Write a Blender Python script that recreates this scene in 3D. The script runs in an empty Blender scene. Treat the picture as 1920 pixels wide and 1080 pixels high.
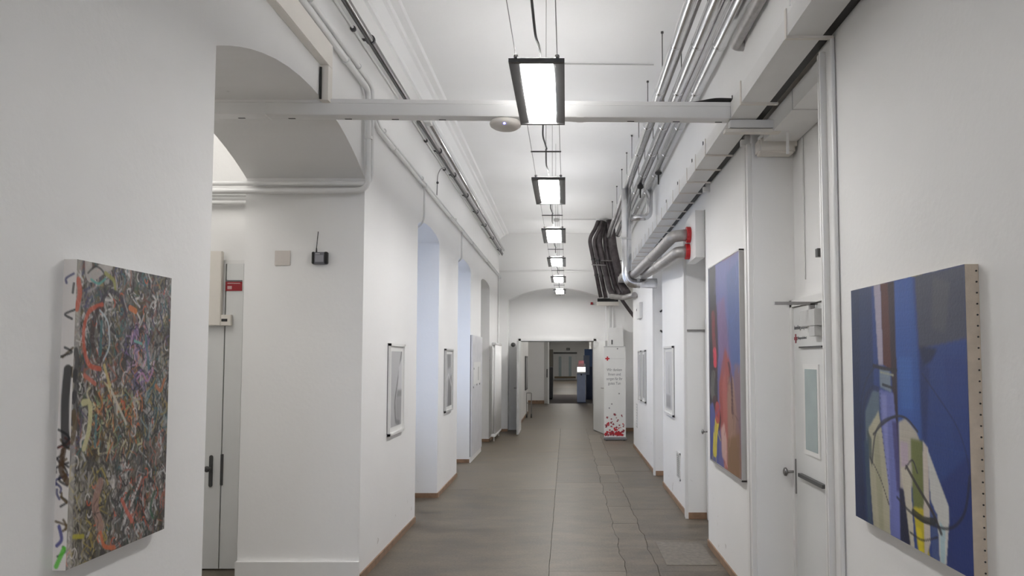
import bpy, math, random
import numpy as np
from mathutils import Vector, Matrix
PI = math.pi
C = bpy.context.scene.collection
random.seed(4)

# ------------------------------------------------------------------ camera
cam_d = bpy.data.cameras.new('camera'); cam = bpy.data.objects.new('camera', cam_d); C.objects.link(cam)
cam.location = (0, 0, 1.65)
cam.rotation_euler = (PI/2 + math.atan(78.5/1387), 0, 0)
cam_d.sensor_width = 36.0; cam_d.lens = 36.0*1387/1920
cam_d.shift_x = -102/1920; cam_d.shift_y = 52.5/1920
cam_d.clip_start = 0.05; cam_d.clip_end = 200
bpy.context.scene.camera = cam
# ------------------------------------------------------------------ world
w = bpy.data.worlds.new('overcast_sky'); bpy.context.scene.world = w; w.use_nodes = True
bg = w.node_tree.nodes['Background']; bg.inputs[0].default_value = (0.55, 0.69, 1.0, 1); bg.inputs[1].default_value = 3.0
vs = bpy.context.scene.view_settings
vs.view_transform = 'Standard'; vs.look = 'None'; vs.gamma = 1; vs.use_curve_mapping = False
vs.exposure = 0.9
LAMP_DOWN = 26.0; LAMP_UP = 13.5; LAMP_COL = (1.0, 0.985, 0.97)

# ------------------------------------------------------------------ materials
def nt(name):
    m = bpy.data.materials.new(name); m.use_nodes = True
    n = m.node_tree.nodes; return m, n, m.node_tree.links, n['Principled BSDF']
def mat(name, col, rough=.5, metal=0.0, var=.06, scale=6, bump=.0, bscale=60, spec=.5):
    m, n, l, b = nt(name)
    b.inputs['Roughness'].default_value = rough; b.inputs['Metallic'].default_value = metal
    b.inputs['Specular IOR Level'].default_value = spec
    tc = n.new('ShaderNodeTexCoord'); no = n.new('ShaderNodeTexNoise'); no.inputs['Scale'].default_value = scale; no.inputs['Detail'].default_value = 5
    l.new(tc.outputs['Object'], no.inputs['Vector'])
    r = n.new('ShaderNodeValToRGB'); r.color_ramp.elements[0].position = .3; r.color_ramp.elements[1].position = .7
    r.color_ramp.elements[0].color = tuple(c*(1-var) for c in col)+(1,); r.color_ramp.elements[1].color = tuple(min(1, c*(1+var)) for c in col)+(1,)
    l.new(no.outputs['Fac'], r.inputs['Fac']); l.new(r.outputs['Color'], b.inputs['Base Color'])
    if bump:
        n2 = n.new('ShaderNodeTexNoise'); n2.inputs['Scale'].default_value = bscale; n2.inputs['Detail'].default_value = 6
        l.new(tc.outputs['Object'], n2.inputs['Vector'])
        bp = n.new('ShaderNodeBump'); bp.inputs['Strength'].default_value = bump; bp.inputs['Distance'].default_value = .004
        l.new(n2.outputs['Fac'], bp.inputs['Height']); l.new(bp.outputs['Normal'], b.inputs['Normal'])
    return m
def emit(name, col, s):
    m, n, l, b = nt(name); b.inputs['Base Color'].default_value = (.9, .9, .9, 1)
    b.inputs['Emission Color'].default_value = (*col, 1); b.inputs['Emission Strength'].default_value = s; return m
def plaster(name, col, marks=.5):
    m, n, l, b = nt(name); b.inputs['Roughness'].default_value = .55; b.inputs['Specular IOR Level'].default_value = .3
    tc = n.new('ShaderNodeTexCoord')
    def noise(s, d=5, mp=None):
        x = n.new('ShaderNodeTexNoise'); x.inputs['Scale'].default_value = s; x.inputs['Detail'].default_value = d
        l.new((mp or tc).outputs[0 if mp else 'Object'], x.inputs['Vector']); return x
    a = noise(1.1, 3); r = n.new('ShaderNodeValToRGB'); r.color_ramp.elements[0].position = .3; r.color_ramp.elements[1].position = .7
    r.color_ramp.elements[0].color = tuple(c*.965 for c in col)+(1,); r.color_ramp.elements[1].color = (*col, 1)
    l.new(a.outputs['Fac'], r.inputs['Fac'])
    # scuffs and knocks that get denser near the floor
    sp = n.new('ShaderNodeSeparateXYZ'); l.new(tc.outputs['Object'], sp.inputs[0])
    mr = n.new('ShaderNodeMapRange'); mr.inputs['From Min'].default_value = .75; mr.inputs['From Max'].default_value = 0.0; mr.inputs['To Min'].default_value = 0; mr.inputs['To Max'].default_value = .11
    l.new(sp.outputs['Z'], mr.inputs['Value'])
    s = noise(9, 8); ad = n.new('ShaderNodeMath'); ad.operation = 'ADD'; l.new(s.outputs['Fac'], ad.inputs[0]); l.new(mr.outputs[0], ad.inputs[1])
    rr = n.new('ShaderNodeValToRGB'); rr.color_ramp.elements[0].position = .755; rr.color_ramp.elements[0].color = (0, 0, 0, 1)
    rr.color_ramp.elements[1].position = .80; rr.color_ramp.elements[1].color = (marks, marks, marks, 1); l.new(ad.outputs[0], rr.inputs['Fac'])
    mx = n.new('ShaderNodeMix'); mx.data_type = 'RGBA'; l.new(rr.outputs['Color'], mx.inputs['Factor']); l.new(r.outputs['Color'], mx.inputs['A'])
    mx.inputs['B'].default_value = (.42, .38, .34, 1); l.new(mx.outputs['Result'], b.inputs['Base Color'])
    n2 = noise(35, 6); bp = n.new('ShaderNodeBump'); bp.inputs['Strength'].default_value = .25; bp.inputs['Distance'].default_value = .004
    l.new(n2.outputs['Fac'], bp.inputs['Height']); l.new(bp.outputs['Normal'], b.inputs['Normal'])
    return m
def stone(name, dark, light):
    m, n, l, b = nt(name); b.inputs['Roughness'].default_value = .42; b.inputs['Specular IOR Level'].default_value = .45
    tc = n.new('ShaderNodeTexCoord'); oi = n.new('ShaderNodeObjectInfo')
    mp = n.new('ShaderNodeMapping'); mp.inputs['Scale'].default_value = (.8, 1.6, 1); l.new(tc.outputs['Object'], mp.inputs['Vector'])
    a = n.new('ShaderNodeTexNoise'); a.inputs['Scale'].default_value = 2.2; a.inputs['Detail'].default_value = 8; a.inputs['Roughness'].default_value = .72; l.new(mp.outputs[0], a.inputs['Vector'])
    f = n.new('ShaderNodeTexNoise'); f.inputs['Scale'].default_value = 55; f.inputs['Detail'].default_value = 4; l.new(tc.outputs['Object'], f.inputs['Vector'])
    add = n.new('ShaderNodeMath'); add.operation = 'MULTIPLY_ADD'; add.inputs[1].default_value = .35; l.new(f.outputs['Fac'], add.inputs[0]); l.new(a.outputs['Fac'], add.inputs[2])
    ad2 = n.new('ShaderNodeMath'); ad2.operation = 'MULTIPLY_ADD'; ad2.inputs[1].default_value = .16; l.new(oi.outputs['Random'], ad2.inputs[0]); l.new(add.outputs[0], ad2.inputs[2])
    r = n.new('ShaderNodeValToRGB'); e = r.color_ramp.elements; e[0].position = .56; e[0].color = (*dark, 1); e[1].position = .92; e[1].color = (*light, 1)
    l.new(ad2.outputs[0], r.inputs['Fac']); l.new(r.outputs['Color'], b.inputs['Base Color'])
    rr = n.new('ShaderNodeMapRange'); rr.inputs['To Min'].default_value = .3; rr.inputs['To Max'].default_value = .6; l.new(a.outputs['Fac'], rr.inputs['Value']); l.new(rr.outputs[0], b.inputs['Roughness'])
    bp = n.new('ShaderNodeBump'); bp.inputs['Strength'].default_value = .25; bp.inputs['Distance'].default_value = .006
    l.new(add.outputs[0], bp.inputs['Height']); l.new(bp.outputs['Normal'], b.inputs['Normal'])
    return m
def paintmat(name, rough=.45):
    m, n, l, b = nt(name); b.inputs['Roughness'].default_value = rough
    at = n.new('ShaderNodeVertexColor'); at.layer_name = 'col'; l.new(at.outputs['Color'], b.inputs['Base Color'])
    tc = n.new('ShaderNodeTexCoord'); n2 = n.new('ShaderNodeTexNoise'); n2.inputs['Scale'].default_value = 90; l.new(tc.outputs['Object'], n2.inputs['Vector'])
    bp = n.new('ShaderNodeBump'); bp.inputs['Strength'].default_value = .3; bp.inputs['Distance'].default_value = .002
    l.new(n2.outputs['Fac'], bp.inputs['Height']); l.new(bp.outputs['Normal'], b.inputs['Normal']); return m
def glass(name, col=(.8, .9, .92)):
    m, n, l, b = nt(name); b.inputs['Base Color'].default_value = (*col, 1); b.inputs['Roughness'].default_value = .05
    b.inputs['Transmission Weight'].default_value = 1.0; b.inputs['IOR'].default_value = 1.1; return m
M = dict(
    wall=plaster('white_plaster', (.885, .88, .868)), ceil=plaster('ceiling_plaster', (.90, .90, .90), 0),
    wood=mat('brown_skirting', (.27, .165, .10), .4, var=.25, scale=12), slab=stone('worn_stone', (.064, .050, .035), (.183, .151, .115)),
    lino=stone('worn_linoleum', (.064, .049, .033), (.165, .136, .100)), joint=mat('joint_dirt', (.06, .052, .045), .9),
    white=mat('white_paint', (.80, .795, .78), .35, var=.02), cream=mat('cream_plastic', (.78, .74, .68), .35, var=.02),
    grey=mat('light_grey', (.56, .56, .55), .4, var=.03), door=mat('door_paint', (.74, .745, .735), .3, var=.03, scale=2),
    dark=mat('charcoal_metal', (.075, .075, .075), .4, .2), black=mat('black_rubber', (.012, .012, .012), .5),
    pipe=mat('foil_pipe', (.72, .72, .73), .24, 1.0, var=.05, scale=14, bump=.15, bscale=20), steel=mat('dull_steel', (.30, .29, .29), .36, 1.0, var=.1),
    foil=mat('grey_wrapped_pipe', (.40, .385, .375), .45, .5, var=.12, scale=18, bump=.3, bscale=30), rust=mat('dark_wrapped_pipe', (.115, .10, .105), .35, .55, var=.3, scale=10, bump=.4, bscale=25),
    white_pipe=mat('white_pipe', (.80, .80, .79), .3, var=.03), red=mat('red_collar', (.50, .02, .025), .4), signred=mat('dark_red_sign', (.30, .012, .02), .4),
    text=mat('grey_print', (.16, .16, .17), .6), redprint=mat('red_print', (.55, .02, .03), .5), maroon=mat('maroon_print', (.28, .03, .05), .5),
    banner=mat('banner_sheet', (.80, .80, .78), .4, var=.015), raw=mat('raw_canvas', (.52, .44, .35), .8, var=.12, scale=20, bump=.3, bscale=200),
    lamp=emit('lamp_diffuser', LAMP_COL, LAMP_DOWN), lampup=emit('lamp_uplight', LAMP_COL, LAMP_UP), led=emit('blue_led', (.15, .15, 1), 6),
    glass=glass('window_glass', (.97, .98, 1)), tglass=mat('frosted_door_glass', (.36, .43, .43), .15, var=.05), canvas=paintmat('oil_paint'), print=paintmat('printed_sheet', .3),
    blue=mat('kiosk_blue', (.30, .36, .52), .35), panelblue=mat('blue_wall_panel', (.10, .19, .42), .4), screen=emit('kiosk_screen', (1, .98, 1), 1.3), navy=mat('dark_blue_edge', (.04, .07, .16), .4),
    mat_=mat('dark_entrance_mat', (.085, .07, .068), .9), brownwood=mat('bench_wood', (.2, .15, .09), .5, var=.2))

# ------------------------------------------------------------------ mesh helpers
class MB:
    def __init__(s): s.v = []; s.f = []
    def box(s, x0, x1, y0, y1, z0, z1):
        i = len(s.v); s.v += [(x0, y0, z0), (x1, y0, z0), (x1, y1, z0), (x0, y1, z0), (x0, y0, z1), (x1, y0, z1), (x1, y1, z1), (x0, y1, z1)]
        s.f += [tuple(i+k for k in q) for q in ((0, 3, 2, 1), (4, 5, 6, 7), (0, 1, 5, 4), (1, 2, 6, 5), (2, 3, 7, 6), (3, 0, 4, 7))]; return s
    def hexa(s, p):
        i = len(s.v); s.v += [tuple(a) for a in p]
        s.f += [tuple(i+k for k in q) for q in ((0, 3, 2, 1), (4, 5, 6, 7), (0, 1, 5, 4), (1, 2, 6, 5), (2, 3, 7, 6), (3, 0, 4, 7))]; return s
    def prism(s, pts, axis, a, b):
        """extrude a 2-D outline along an axis; pts are the two other coordinates in xyz order"""
        def P(p, t): return {'x': (t, p[0], p[1]), 'y': (p[0], t, p[1]), 'z': (p[0], p[1], t)}[axis]
        i = len(s.v); n = len(pts); s.v += [P(p, a) for p in pts]+[P(p, b) for p in pts]
        s.f += [tuple(range(i+n-1, i-1, -1)), tuple(range(i+n, i+2*n))]
        s.f += [(i+k, i+(k+1) % n, i+n+(k+1) % n, i+n+k) for k in range(n)]; return s
    def tube(s, path, r, seg=14, fil=0.0, taper=None):
        P = [Vector(p) for p in path]
        if fil:
            Q = [P[0]]
            for k in range(1, len(P)-1):
                a = (P[k-1]-P[k]); b = (P[k+1]-P[k]); d = min(fil, a.length*.48, b.length*.48)
                A = P[k]+a.normalized()*d; B = P[k]+b.normalized()*d
                for t in (0, .2, .4, .6, .8, 1): Q.append(A*(1-t)**2+P[k]*2*t*(1-t)+B*t*t)
            P = Q+[P[-1]]
        i = len(s.v); n = len(P); u = None
        for k in range(n):
            t = (P[min(k+1, n-1)]-P[max(k-1, 0)]).normalized()
            if u is None: u = t.orthogonal().normalized()
            u = (u-t*u.dot(t)).normalized(); w_ = t.cross(u)
            rr = r if taper is None else r+(taper-r)*k/(n-1)
            for j in range(seg):
                a = 2*PI*j/seg; s.v.append(tuple(P[k]+(u*math.cos(a)+w_*math.sin(a))*rr))
        for k in range(n-1):
            for j in range(seg):
                a = i+k*seg+j; b = i+k*seg+(j+1) % seg; s.f.append((a, b, b+seg, a+seg))
        s.f += [tuple(range(i+seg-1, i-1, -1)), tuple(range(i+(n-1)*seg, i+n*seg))]; return s
    def lathe(s, c, prof, axis='z', seg=24):
        i = len(s.v)
        for r, h in prof:
            for j in range(seg):
                a = 2*PI*j/seg; x, y = r*math.cos(a), r*math.sin(a)
                o = {'z': (x, y, h), 'x': (h, x, y), 'y': (x, h, y)}[axis]; s.v.append(tuple(c[k]+o[k] for k in range(3)))
        for k in range(len(prof)-1):
            for j in range(seg):
                a = i+k*seg+j; b = i+k*seg+(j+1) % seg; s.f.append((a, b, b+seg, a+seg))
        s.f += [tuple(range(i+seg-1, i-1, -1)), tuple(range(i+(len(prof)-1)*seg, i+len(prof)*seg))]; return s
    def build(s, name, m, parent=None, smooth=False, bev=0, loc=None):
        me = bpy.data.meshes.new(name); me.from_pydata(s.v, [], s.f); me.materials.append(M[m] if isinstance(m, str) else m)
        import bmesh
        bm = bmesh.new(); bm.from_mesh(me); bmesh.ops.recalc_face_normals(bm, faces=bm.faces)
        if bev: bmesh.ops.bevel(bm, geom=list(bm.edges), offset=bev, segments=2, affect='EDGES', clamp_overlap=True)
        bm.to_mesh(me); bm.free()
        if smooth:
            for p in me.polygons: p.use_smooth = len(p.vertices) == 4
        o = bpy.data.objects.new(name, me); C.objects.link(o)
        if parent: o.parent = parent; 
        if loc: o.location = loc
        return o
def B(*a): return MB().box(*a)
def tag(o, label=None, cat=None, group=None, kind=None):
    if label: o['label'] = label
    if cat: o['category'] = cat
    if group: o['group'] = group
    if kind: o['kind'] = kind
    return o
def thing(name, loc, label, cat, group=None, rz=0):
    o = bpy.data.objects.new(name, None); C.objects.link(o); o.location = loc; o.rotation_euler = (0, 0, rz); o.empty_display_size = .1
    return tag(o, label, cat, group)
def struct(name, mb, m, parent=None, **k): 
    o = mb.build(name, m, parent, **k)
    if not parent: o['kind'] = 'structure'
    return o
def textmesh(s, size, m, parent, loc, rot, name='lettering', align='CENTER', depth=.0006, sx=1.0):
    cu = bpy.data.curves.new('text', 'FONT'); cu.body = s; cu.size = size; cu.align_x = align; cu.extrude = depth; cu.resolution_u = 3
    t = bpy.data.objects.new('text', cu); C.objects.link(t)
    me = bpy.data.meshes.new_from_object(t.evaluated_get(bpy.context.evaluated_depsgraph_get()))
    bpy.data.objects.remove(t); me.materials.clear(); me.materials.append(M[m])
    o = bpy.data.objects.new(name, me); C.objects.link(o); o.parent = parent; o.location = loc; o.rotation_euler = rot; o.scale = (sx, 1, 1); return o
def cross(s): a = s/3; return [(-a/2, -s/2), (a/2, -s/2), (a/2, -a/2), (s/2, -a/2), (s/2, a/2), (a/2, a/2), (a/2, s/2), (-a/2, s/2), (-a/2, a/2), (-s/2, a/2), (-s/2, -a/2), (-a/2, -a/2)]

# ------------------------------------------------------------------ setting
LX, RX, H = -1.53, 1.254, 4.49
def arch(y1, y2, zs, rise, ell, n=20):
    c = (y1+y2)/2; a = (y2-y1)/2; out = []
    R = (a*a+rise*rise)/(2*rise)
    for k in range(n+1):
        y = y1+(y2-y1)*(.5-.5*math.cos(PI*k/n)); d = (y-c)
        z = zs+rise*math.sqrt(max(0, 1-(d/a)**2)) if ell else zs+rise-R+math.sqrt(R*R-d*d)
        out.append((y, z))
    return out
EDGE = dict(o1=(3.16, 5.55), r1=(7.56, 8.85), r2=(10.4, 11.78), r3=(13.2, 14.7))
out = [(-9, 0)]
for key, rise, ell in (('o1', .262, False), ('r1', .10, True), ('r2', .10, True), ('r3', .10, True)):
    a, b = EDGE[key]; out += [(a, 0)]+arch(a, b, 3.012, rise, ell)+[(b, 0)]
out += [(16.75, 0), (16.75, H), (-9, H)]
struct('wall_left', MB().prism(out, 'x', LX, -2.43), 'wall')
out = [(-9, 0)]
for a, b, z in ((3.59, 4.93, 3.22), (6.62, 7.7, 2.99), (9.66, 10.5, 3.0), (13.9, 16.75, 3.05)): out += [(a, 0), (a, z), (b, z), (b, 0)]
out += [(17.3, 0), (17.3, H), (-9, H)]
out = [p for p in out if not (p == (16.75, 0))]; out = [p for p in out if p != (16.75, 3.05)]
out = out[:-3]+[(16.78, 3.05), (16.78, H), (-9, H)]
struct('wall_right', MB().prism(out, 'x', RX, 1.53), 'wall')
struct('wall_right_inner', B(1.53, 1.65, -9.15, 17.3, 0, H), 'wall')
struct('wall_back', B(-4.1, -1.0, -9.15, -9, 0, H).box(.8, 1.65, -9.15, -9, 0, H).box(-1.0, .8, -9.15, -9, 0, .8).box(-1.0, .8, -9.15, -9, 3.1, H), 'wall')
wn = thing('window_3', (-.1, -9.08, .8), None, None); wn['kind'] = 'structure'  # unseen window added behind the viewer to throw daylight down the corridor
B(-.9, .9, -.04, .04, 0, .07).box(-.9, .9, -.04, .04, 2.23, 2.3).box(-.9, -.83, -.04, .04, .07, 2.23).box(.83, .9, -.04, .04, .07, 2.23).box(-.035, .035, -.03, .03, .07, 2.23).build('window_frame', 'white', wn)
for s in (-1, 1): B(min(s*.035, s*.83), max(s*.035, s*.83), -.006, 0, .07, 2.23).build('pane', 'glass', wn)
struct('ceiling', B(-4.1, 1.65, -9.15, 17.3, H, H+.12), 'ceil')
# end wall with a shallow segmental arch, its infill and the doorway
pts = [(-2.43, 0), (-1.32, 0)]+[(y, z) for y, z in arch(-1.32, .90, 2.965, .27, False)]+[(.90, 0), (1.53, 0), (1.53, H), (-2.43, H)]
struct('wall_end', MB().prism(pts, 'y', 16.75, 17.1), 'wall')
struct('wall_end_infill', MB().prism([(-1.4, 0), (-1.05, 0), (-1.05, 2.04), (.63, 2.04), (.63, 0), (1.2, 0), (1.2, 3.4), (-1.4, 3.4)], 'y', 17.1, 17.3), 'wall')
struct('trim_1', B(-1.53, 1.254, 16.715, 16.75, 3.60, 3.635), 'white', bev=.008)
tag(bpy.data.objects['trim_1'], 'thin white string moulding across the end wall above the arch')
# recess backs
for k, key in ((1, 'r1'), (2, 'r2')):
    a, b = EDGE[key]
    struct('wall_recess_%d' % k, B(-2.5, -2.43, a-.1, a+.15, 0, 3.2).box(-2.5, -2.43, b-.45, b+.1, 0, 3.2).box(-2.5, -2.43, a+.15, b-.45, 0, .9).box(-2.5, -2.43, a+.15, b-.45, 2.95, 3.2), 'wall')
    wn = thing('window_%d' % k, (-2.45, (a+b)/2-.15, .9), None, None); wn['kind'] = 'structure'
    hw = (b-a)/2-.30
    B(-.04, .03, -hw, hw, 0, .06).box(-.04, .03, -hw, hw, 1.99, 2.05).box(-.04, .03, -hw, -hw+.06, .06, 1.99).box(-.04, .03, hw-.06, hw, .06, 1.99).box(-.03, .02, -.03, .03, .06, 1.99).box(-.03, .02, -hw+.06, hw-.06, 1.38, 1.43).build('window_frame', 'white', wn)
    for s in (-1, 1):
        for z0, z1 in ((.06, 1.38), (1.43, 1.99)):
            B(-.006, .0, min(s*.03, s*(hw-.06)), max(s*.03, s*(hw-.06)), z0, z1).build('pane', 'glass', wn)
    B(-.02, .22, -hw, hw, -.04, 0).build('window_sill', 'white', wn)
struct('wall_recess_3', B(-2.5, -2.43, 13.1, 14.8, 0, 3.2), 'wall')
# side vestibule behind the first arch
struct('wall_vestibule_far', B(-4, -2.43, 5.9, 6.05, 0, H), 'wall')
struct('wall_vestibule_near', B(-4, -2.43, 2.3, 2.45, 0, H), 'wall')
struct('wall_vestibule_side', B(-4.12, -4, 2.3, 6.05, 0, H), 'wall')
# corridor beyond the double doors
struct('wall_beyond_left', B(-1.3, -1.15, 17.3, 22.2, 0, 3.2).box(-2.2, -1.3, 22.1, 22.2, 0, 3.2).box(-2.2, -2.1, 22.2, 26.8, 0, 3.2).box(-2.2, -.78, 26.8, 26.95, 0, 3.2), 'wall')
struct('wall_beyond_right', B(.96, 1.1, 17.3, 27.4, 0, 3.2).box(1.1, 1.75, 27.3, 27.4, 0, 3.2), 'wall')
struct('wall_lobby_left', B(-1.4, -1.25, 26.95, 56, 0, 3.2), 'wall')
struct('wall_lobby_right', B(1.6, 1.75, 27.4, 56, 0, 3.2), 'wall')
struct('wall_lobby_end', B(-1.4, 1.75, 56, 56.15, 0, 3.2), 'wall')
struct('ceiling_beyond', B(-2.2, 1.75, 17.3, 56.15, 3.2, 3.3), 'ceil')

# floor: base plus slabs and sheets with open joints
floor = struct('floor', B(-4.1, 1.75, -9.1, 56.1, -.2, -.022), 'joint')
rnd = random.Random(11)
def slab(name, x0, x1, y0, y1, m, jx0=0, jx1=0, jy=0, tilt=.0, th=.022, cut=None):
    g = .0020; P = []
    def off(x, y, amp):   # wander of the joint at x, sampled on a fixed grid so that neighbours share it
        f = lambda k: amp*(.55*math.sin(k*.9+x*50)+.45*math.sin(k*2.3+x*13)+.3*math.sin(k*5.1+x*29))
        k = y/.13; k0 = math.floor(k); return f(k0)*(1-(k-k0))+f(k0+1)*(k-k0)
    ys_ = [y0+g]+[k*.13 for k in range(math.ceil((y0+g)/.13+.1), math.floor((y1-g)/.13-.1)+1)]+[y1-g]
    if not (jx0 or jx1): ys_ = [y0+g, y1-g]
    P = [(x1-g+off(x1, y, jx1), y) for y in ys_]+[(x0+g+off(x0, y, jx0), y) for y in reversed(ys_)]
    s = MB(); c = len(P); z = rnd.uniform(-tilt, 0)
    s.v = [(x, y, z) for x, y in P]+[(x, y, -th) for x, y in P]
    s.f = [tuple(range(c))]+[(k, k+c, (k+1) % c+c, (k+1) % c) for k in range(c)]
    return s.build(name, m, floor)
seam = [-.135, .46, .715]
for a, b in ((-9, -3), (-3, 1.4), (1.4, 5.7), (5.7, 9.4), (9.4, 13.1), (13.1, 17.3)):
    slab('linoleum_sheet', -2.43, seam[0], a, b, 'lino', 0, .003)
slab('vestibule_sheet', -4.0, -2.43, 2.45, 5.9, 'lino')
ys1 = [-9, -6, -3, 0, 2.6, 5.83, 9.9, 13.6, 17.3]
for a, b in zip(ys1[:-1], ys1[1:]): slab('stone_slab', seam[0], seam[1], a, b, 'slab', .003, .016, .003, 0)
ys2 = [-9, -6, -3, -1, 1.1, 3, 4.6, 5.55, 6.5, 7.5, 8.35, 9.2, 9.9, 10.6, 11.5, 12.4, 13.4, 14.6, 16, 17.3]
for a, b in zip(ys2[:-1], ys2[1:]): slab('stone_slab', seam[1], seam[2], a, b, 'slab', .016, .014, .006, .0015)
ys3 = [-9, -6, -3, -.5, 1.8, 3.6, 5.83, 6.85, 8.2, 9.5, 10.9, 12.5, 14.3, 17.3]
for a, b in zip(ys3[:-1], ys3[1:]): slab('stone_slab', seam[2], 1.53, a, b, 'slab', .014, 0, .004, .0015)
for a, b in ((17.3, 21.5), (21.5, 26.9)): slab('linoleum_sheet', -2.1, .96, a, b, 'lino')
for a, b, m_ in ((26.9, 29.4, 'mat_'), (29.4, 33.5, 'mat_'), (33.5, 41, 'lino'), (41, 56, 'lino')): slab('lobby_floor_panel', -1.25, 1.6, a, b, m_)
MB().box(.80, 1.2, 6.0, 6.75, -.004, .0016).build('patch', mat('pale_repair_patch', (.16, .14, .118), .6, var=.2, scale=25, bump=.4, bscale=70), floor)
tag(bpy.data.objects['patch'], 'paler speckled repair patch')

# skirtings
def skirt(name, boxes, m='wood'): 
    s = MB()
    for b in boxes: s.box(*b)
    return struct(name, s, m)
S = .012; h = .055
L = []
for a, b in ((-9, 3.16), (5.55, 7.56), (8.85, 10.4), (14.7, 16.75)): L.append((LX, LX+S, a, b, 0, h))
for y in (8.85, 11.78, 14.7): L.append((-2.43, LX, y-S, y, 0, h))
L.append((-1.53, -1.32, 16.75-S, 16.75, 0, h))
skirt('baseboard_left', L)
skirt('baseboard_left_pier', [(LX, LX+.02, 11.76, 13.2, 0, .08)], 'white')
R_ = []
for a, b in ((-9, 3.5), (5.14, 6.62), (7.85, 9.66), (10.66, 13.9)): R_.append((RX-S, RX, a, b, 0, h))
for y in (7.7, 10.5): R_.append((RX, 1.44 if y < 8 else 1.53, y-S, y, 0, .065))
R_.append((.9, 1.53, 16.75-S, 16.75, 0, .08))
skirt('baseboard_right', R_)
skirt('baseboard_beyond', [(-2.1, -.8, 26.78, 26.8, 0, .12), (-1.15, -1.13, 17.35, 22.2, 0, .07)], 'wood')
skirt('baseboard_arch_jamb', [(-2.43, -1.525, 5.515, 5.55, 0, .155)], 'white')
tag(bpy.data.objects['baseboard_arch_jamb'], 'tall white chipped skirting below the arch jamb')
# cornice left and right
prof = [(LX, 4.34), (LX+.03, 4.34), (LX+.04, 4.37), (LX+.10, 4.42), (LX+.13, 4.43), (LX+.14, 4.46), (LX+.20, 4.465), (LX+.215, H), (LX, H)]
struct('trim_2', MB().prism(prof, 'y', -9, 16.75), 'ceil')
prof = [(-x-.276, z) for x, z in prof]
struct('trim_3', MB().prism(prof, 'y', -9, 16.75), 'ceil')
# grooved architraves on the near corner of each right-hand pier, and round the first opening
def architrave(name, y0, y1, z1, x=RX):
    s = MB(); wd = (y1-y0)/4
    for k, d in enumerate((.028, .016, .022, .012)): s.box(x-d, x, y0+k*wd+.002, y0+(k+1)*wd-.002, 0, z1)
    return struct(name, s, 'white')
architrave('trim_4', 4.94, 5.14, 3.1); architrave('trim_5', 7.705, 7.85, 3.0); architrave('trim_6', 10.505, 10.66, 3.0); architrave('trim_7', 3.5, 3.585, 3.13)
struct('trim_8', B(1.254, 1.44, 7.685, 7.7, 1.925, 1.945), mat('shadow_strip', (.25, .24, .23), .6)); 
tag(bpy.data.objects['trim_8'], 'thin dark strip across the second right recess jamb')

# ------------------------------------------------------------------ doors
# right door in the first recess
d = thing('door_1', (1.51, 4.45, 0), 'white door with a narrow frosted pane in the first right recess', None); d['kind'] = 'structure'
B(-.005, .02, -.46, .44, .01, 1.98).build('door_leaf', 'door', d)
B(-.02, .02, .44, .48, 0, 2.03).box(-.02, .02, -.50, -.46, 0, 2.03).box(-.02, .02, -.50, .48, 1.985, 2.03).build('door_frame', 'white', d)
B(-.012, -.004, -.04, .25, 1.05, 1.61).build('pane_surround', 'white', d)
B(-.014, -.011, -.01, .21, 1.08, 1.58).build('pane', 'tglass', d)
B(-.03, -.004, -.12, .33, .893, .915).build('letter_slot', 'dark', d)
B(-.02, -.004, -.12, .30, 1.712, 1.722).build('sign_rail', 'dark', d)
B(-.014, -.005, .435, .465, .765, .99).build('handle_plate', 'steel', d)
MB().tube([(-.01, .45, .905), (-.07, .45, .905)], .009).lathe((-.075, .45, .905), [(.012, -.012), (.026, -.006), (.028, .006), (.014, .016)], 'x', 18).build('door_knob', 'steel', d, smooth=True)
cl = B(-.055, -.005, -.12, .155, 1.84, 1.94).build('door_closer', 'grey', d, bev=.004)
B(-.26, .0, -.03, -.008, 1.968, 1.986).build('closer_arm', 'steel', cl)
B(-.05, -.02, -.03, 0, 1.935, 1.975).build('closer_pivot', 'steel', cl)
B(-.05, -.006, -.10, .0, 1.78, 1.838).build('closer_bracket', 'grey', cl)
RZ = (PI/2, 0, -PI/2)
textmesh('Anmeldung Blutspende', .040, 'text', d, (-.0065, .43, 1.835), RZ, align='LEFT', sx=.72)
o = MB().prism(cross(.06), 'x', 0, -.002).build('red_cross_emblem', 'maroon', d, loc=(-.006, .40, 1.776))
textmesh('Blutspendedienst', .026, 'text', d, (-.0065, .36, 1.77), RZ, align='LEFT')
# right door in the second recess
d = thing('door_2', (1.45, 7.15, 0), 'plain white door set in the second right recess', None); d['kind'] = 'structure'
B(0, .03, -.5, .48, .01, 2.0).build('door_leaf', 'door', d)
B(-.01, .08, -.53, .53, 2.0, 2.06).box(-.01, .03, .48, .53, 0, 2.0).build('door_frame', 'white', d)
B(-.012, 0, .415, .445, .76, 1.0).build('handle_plate', 'steel', d)
MB().tube([(0, .43, .9), (-.06, .43, .9)], .008).lathe((-.065, .43, .9), [(.012, -.01), (.024, -.005), (.024, .005), (.012, .014)], 'x', 16).build('door_knob', 'steel', d, smooth=True)
struct('wall_over_door_2', B(1.45, 1.53, 6.62, 7.7, 2.06, 2.99), 'wall')
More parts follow.
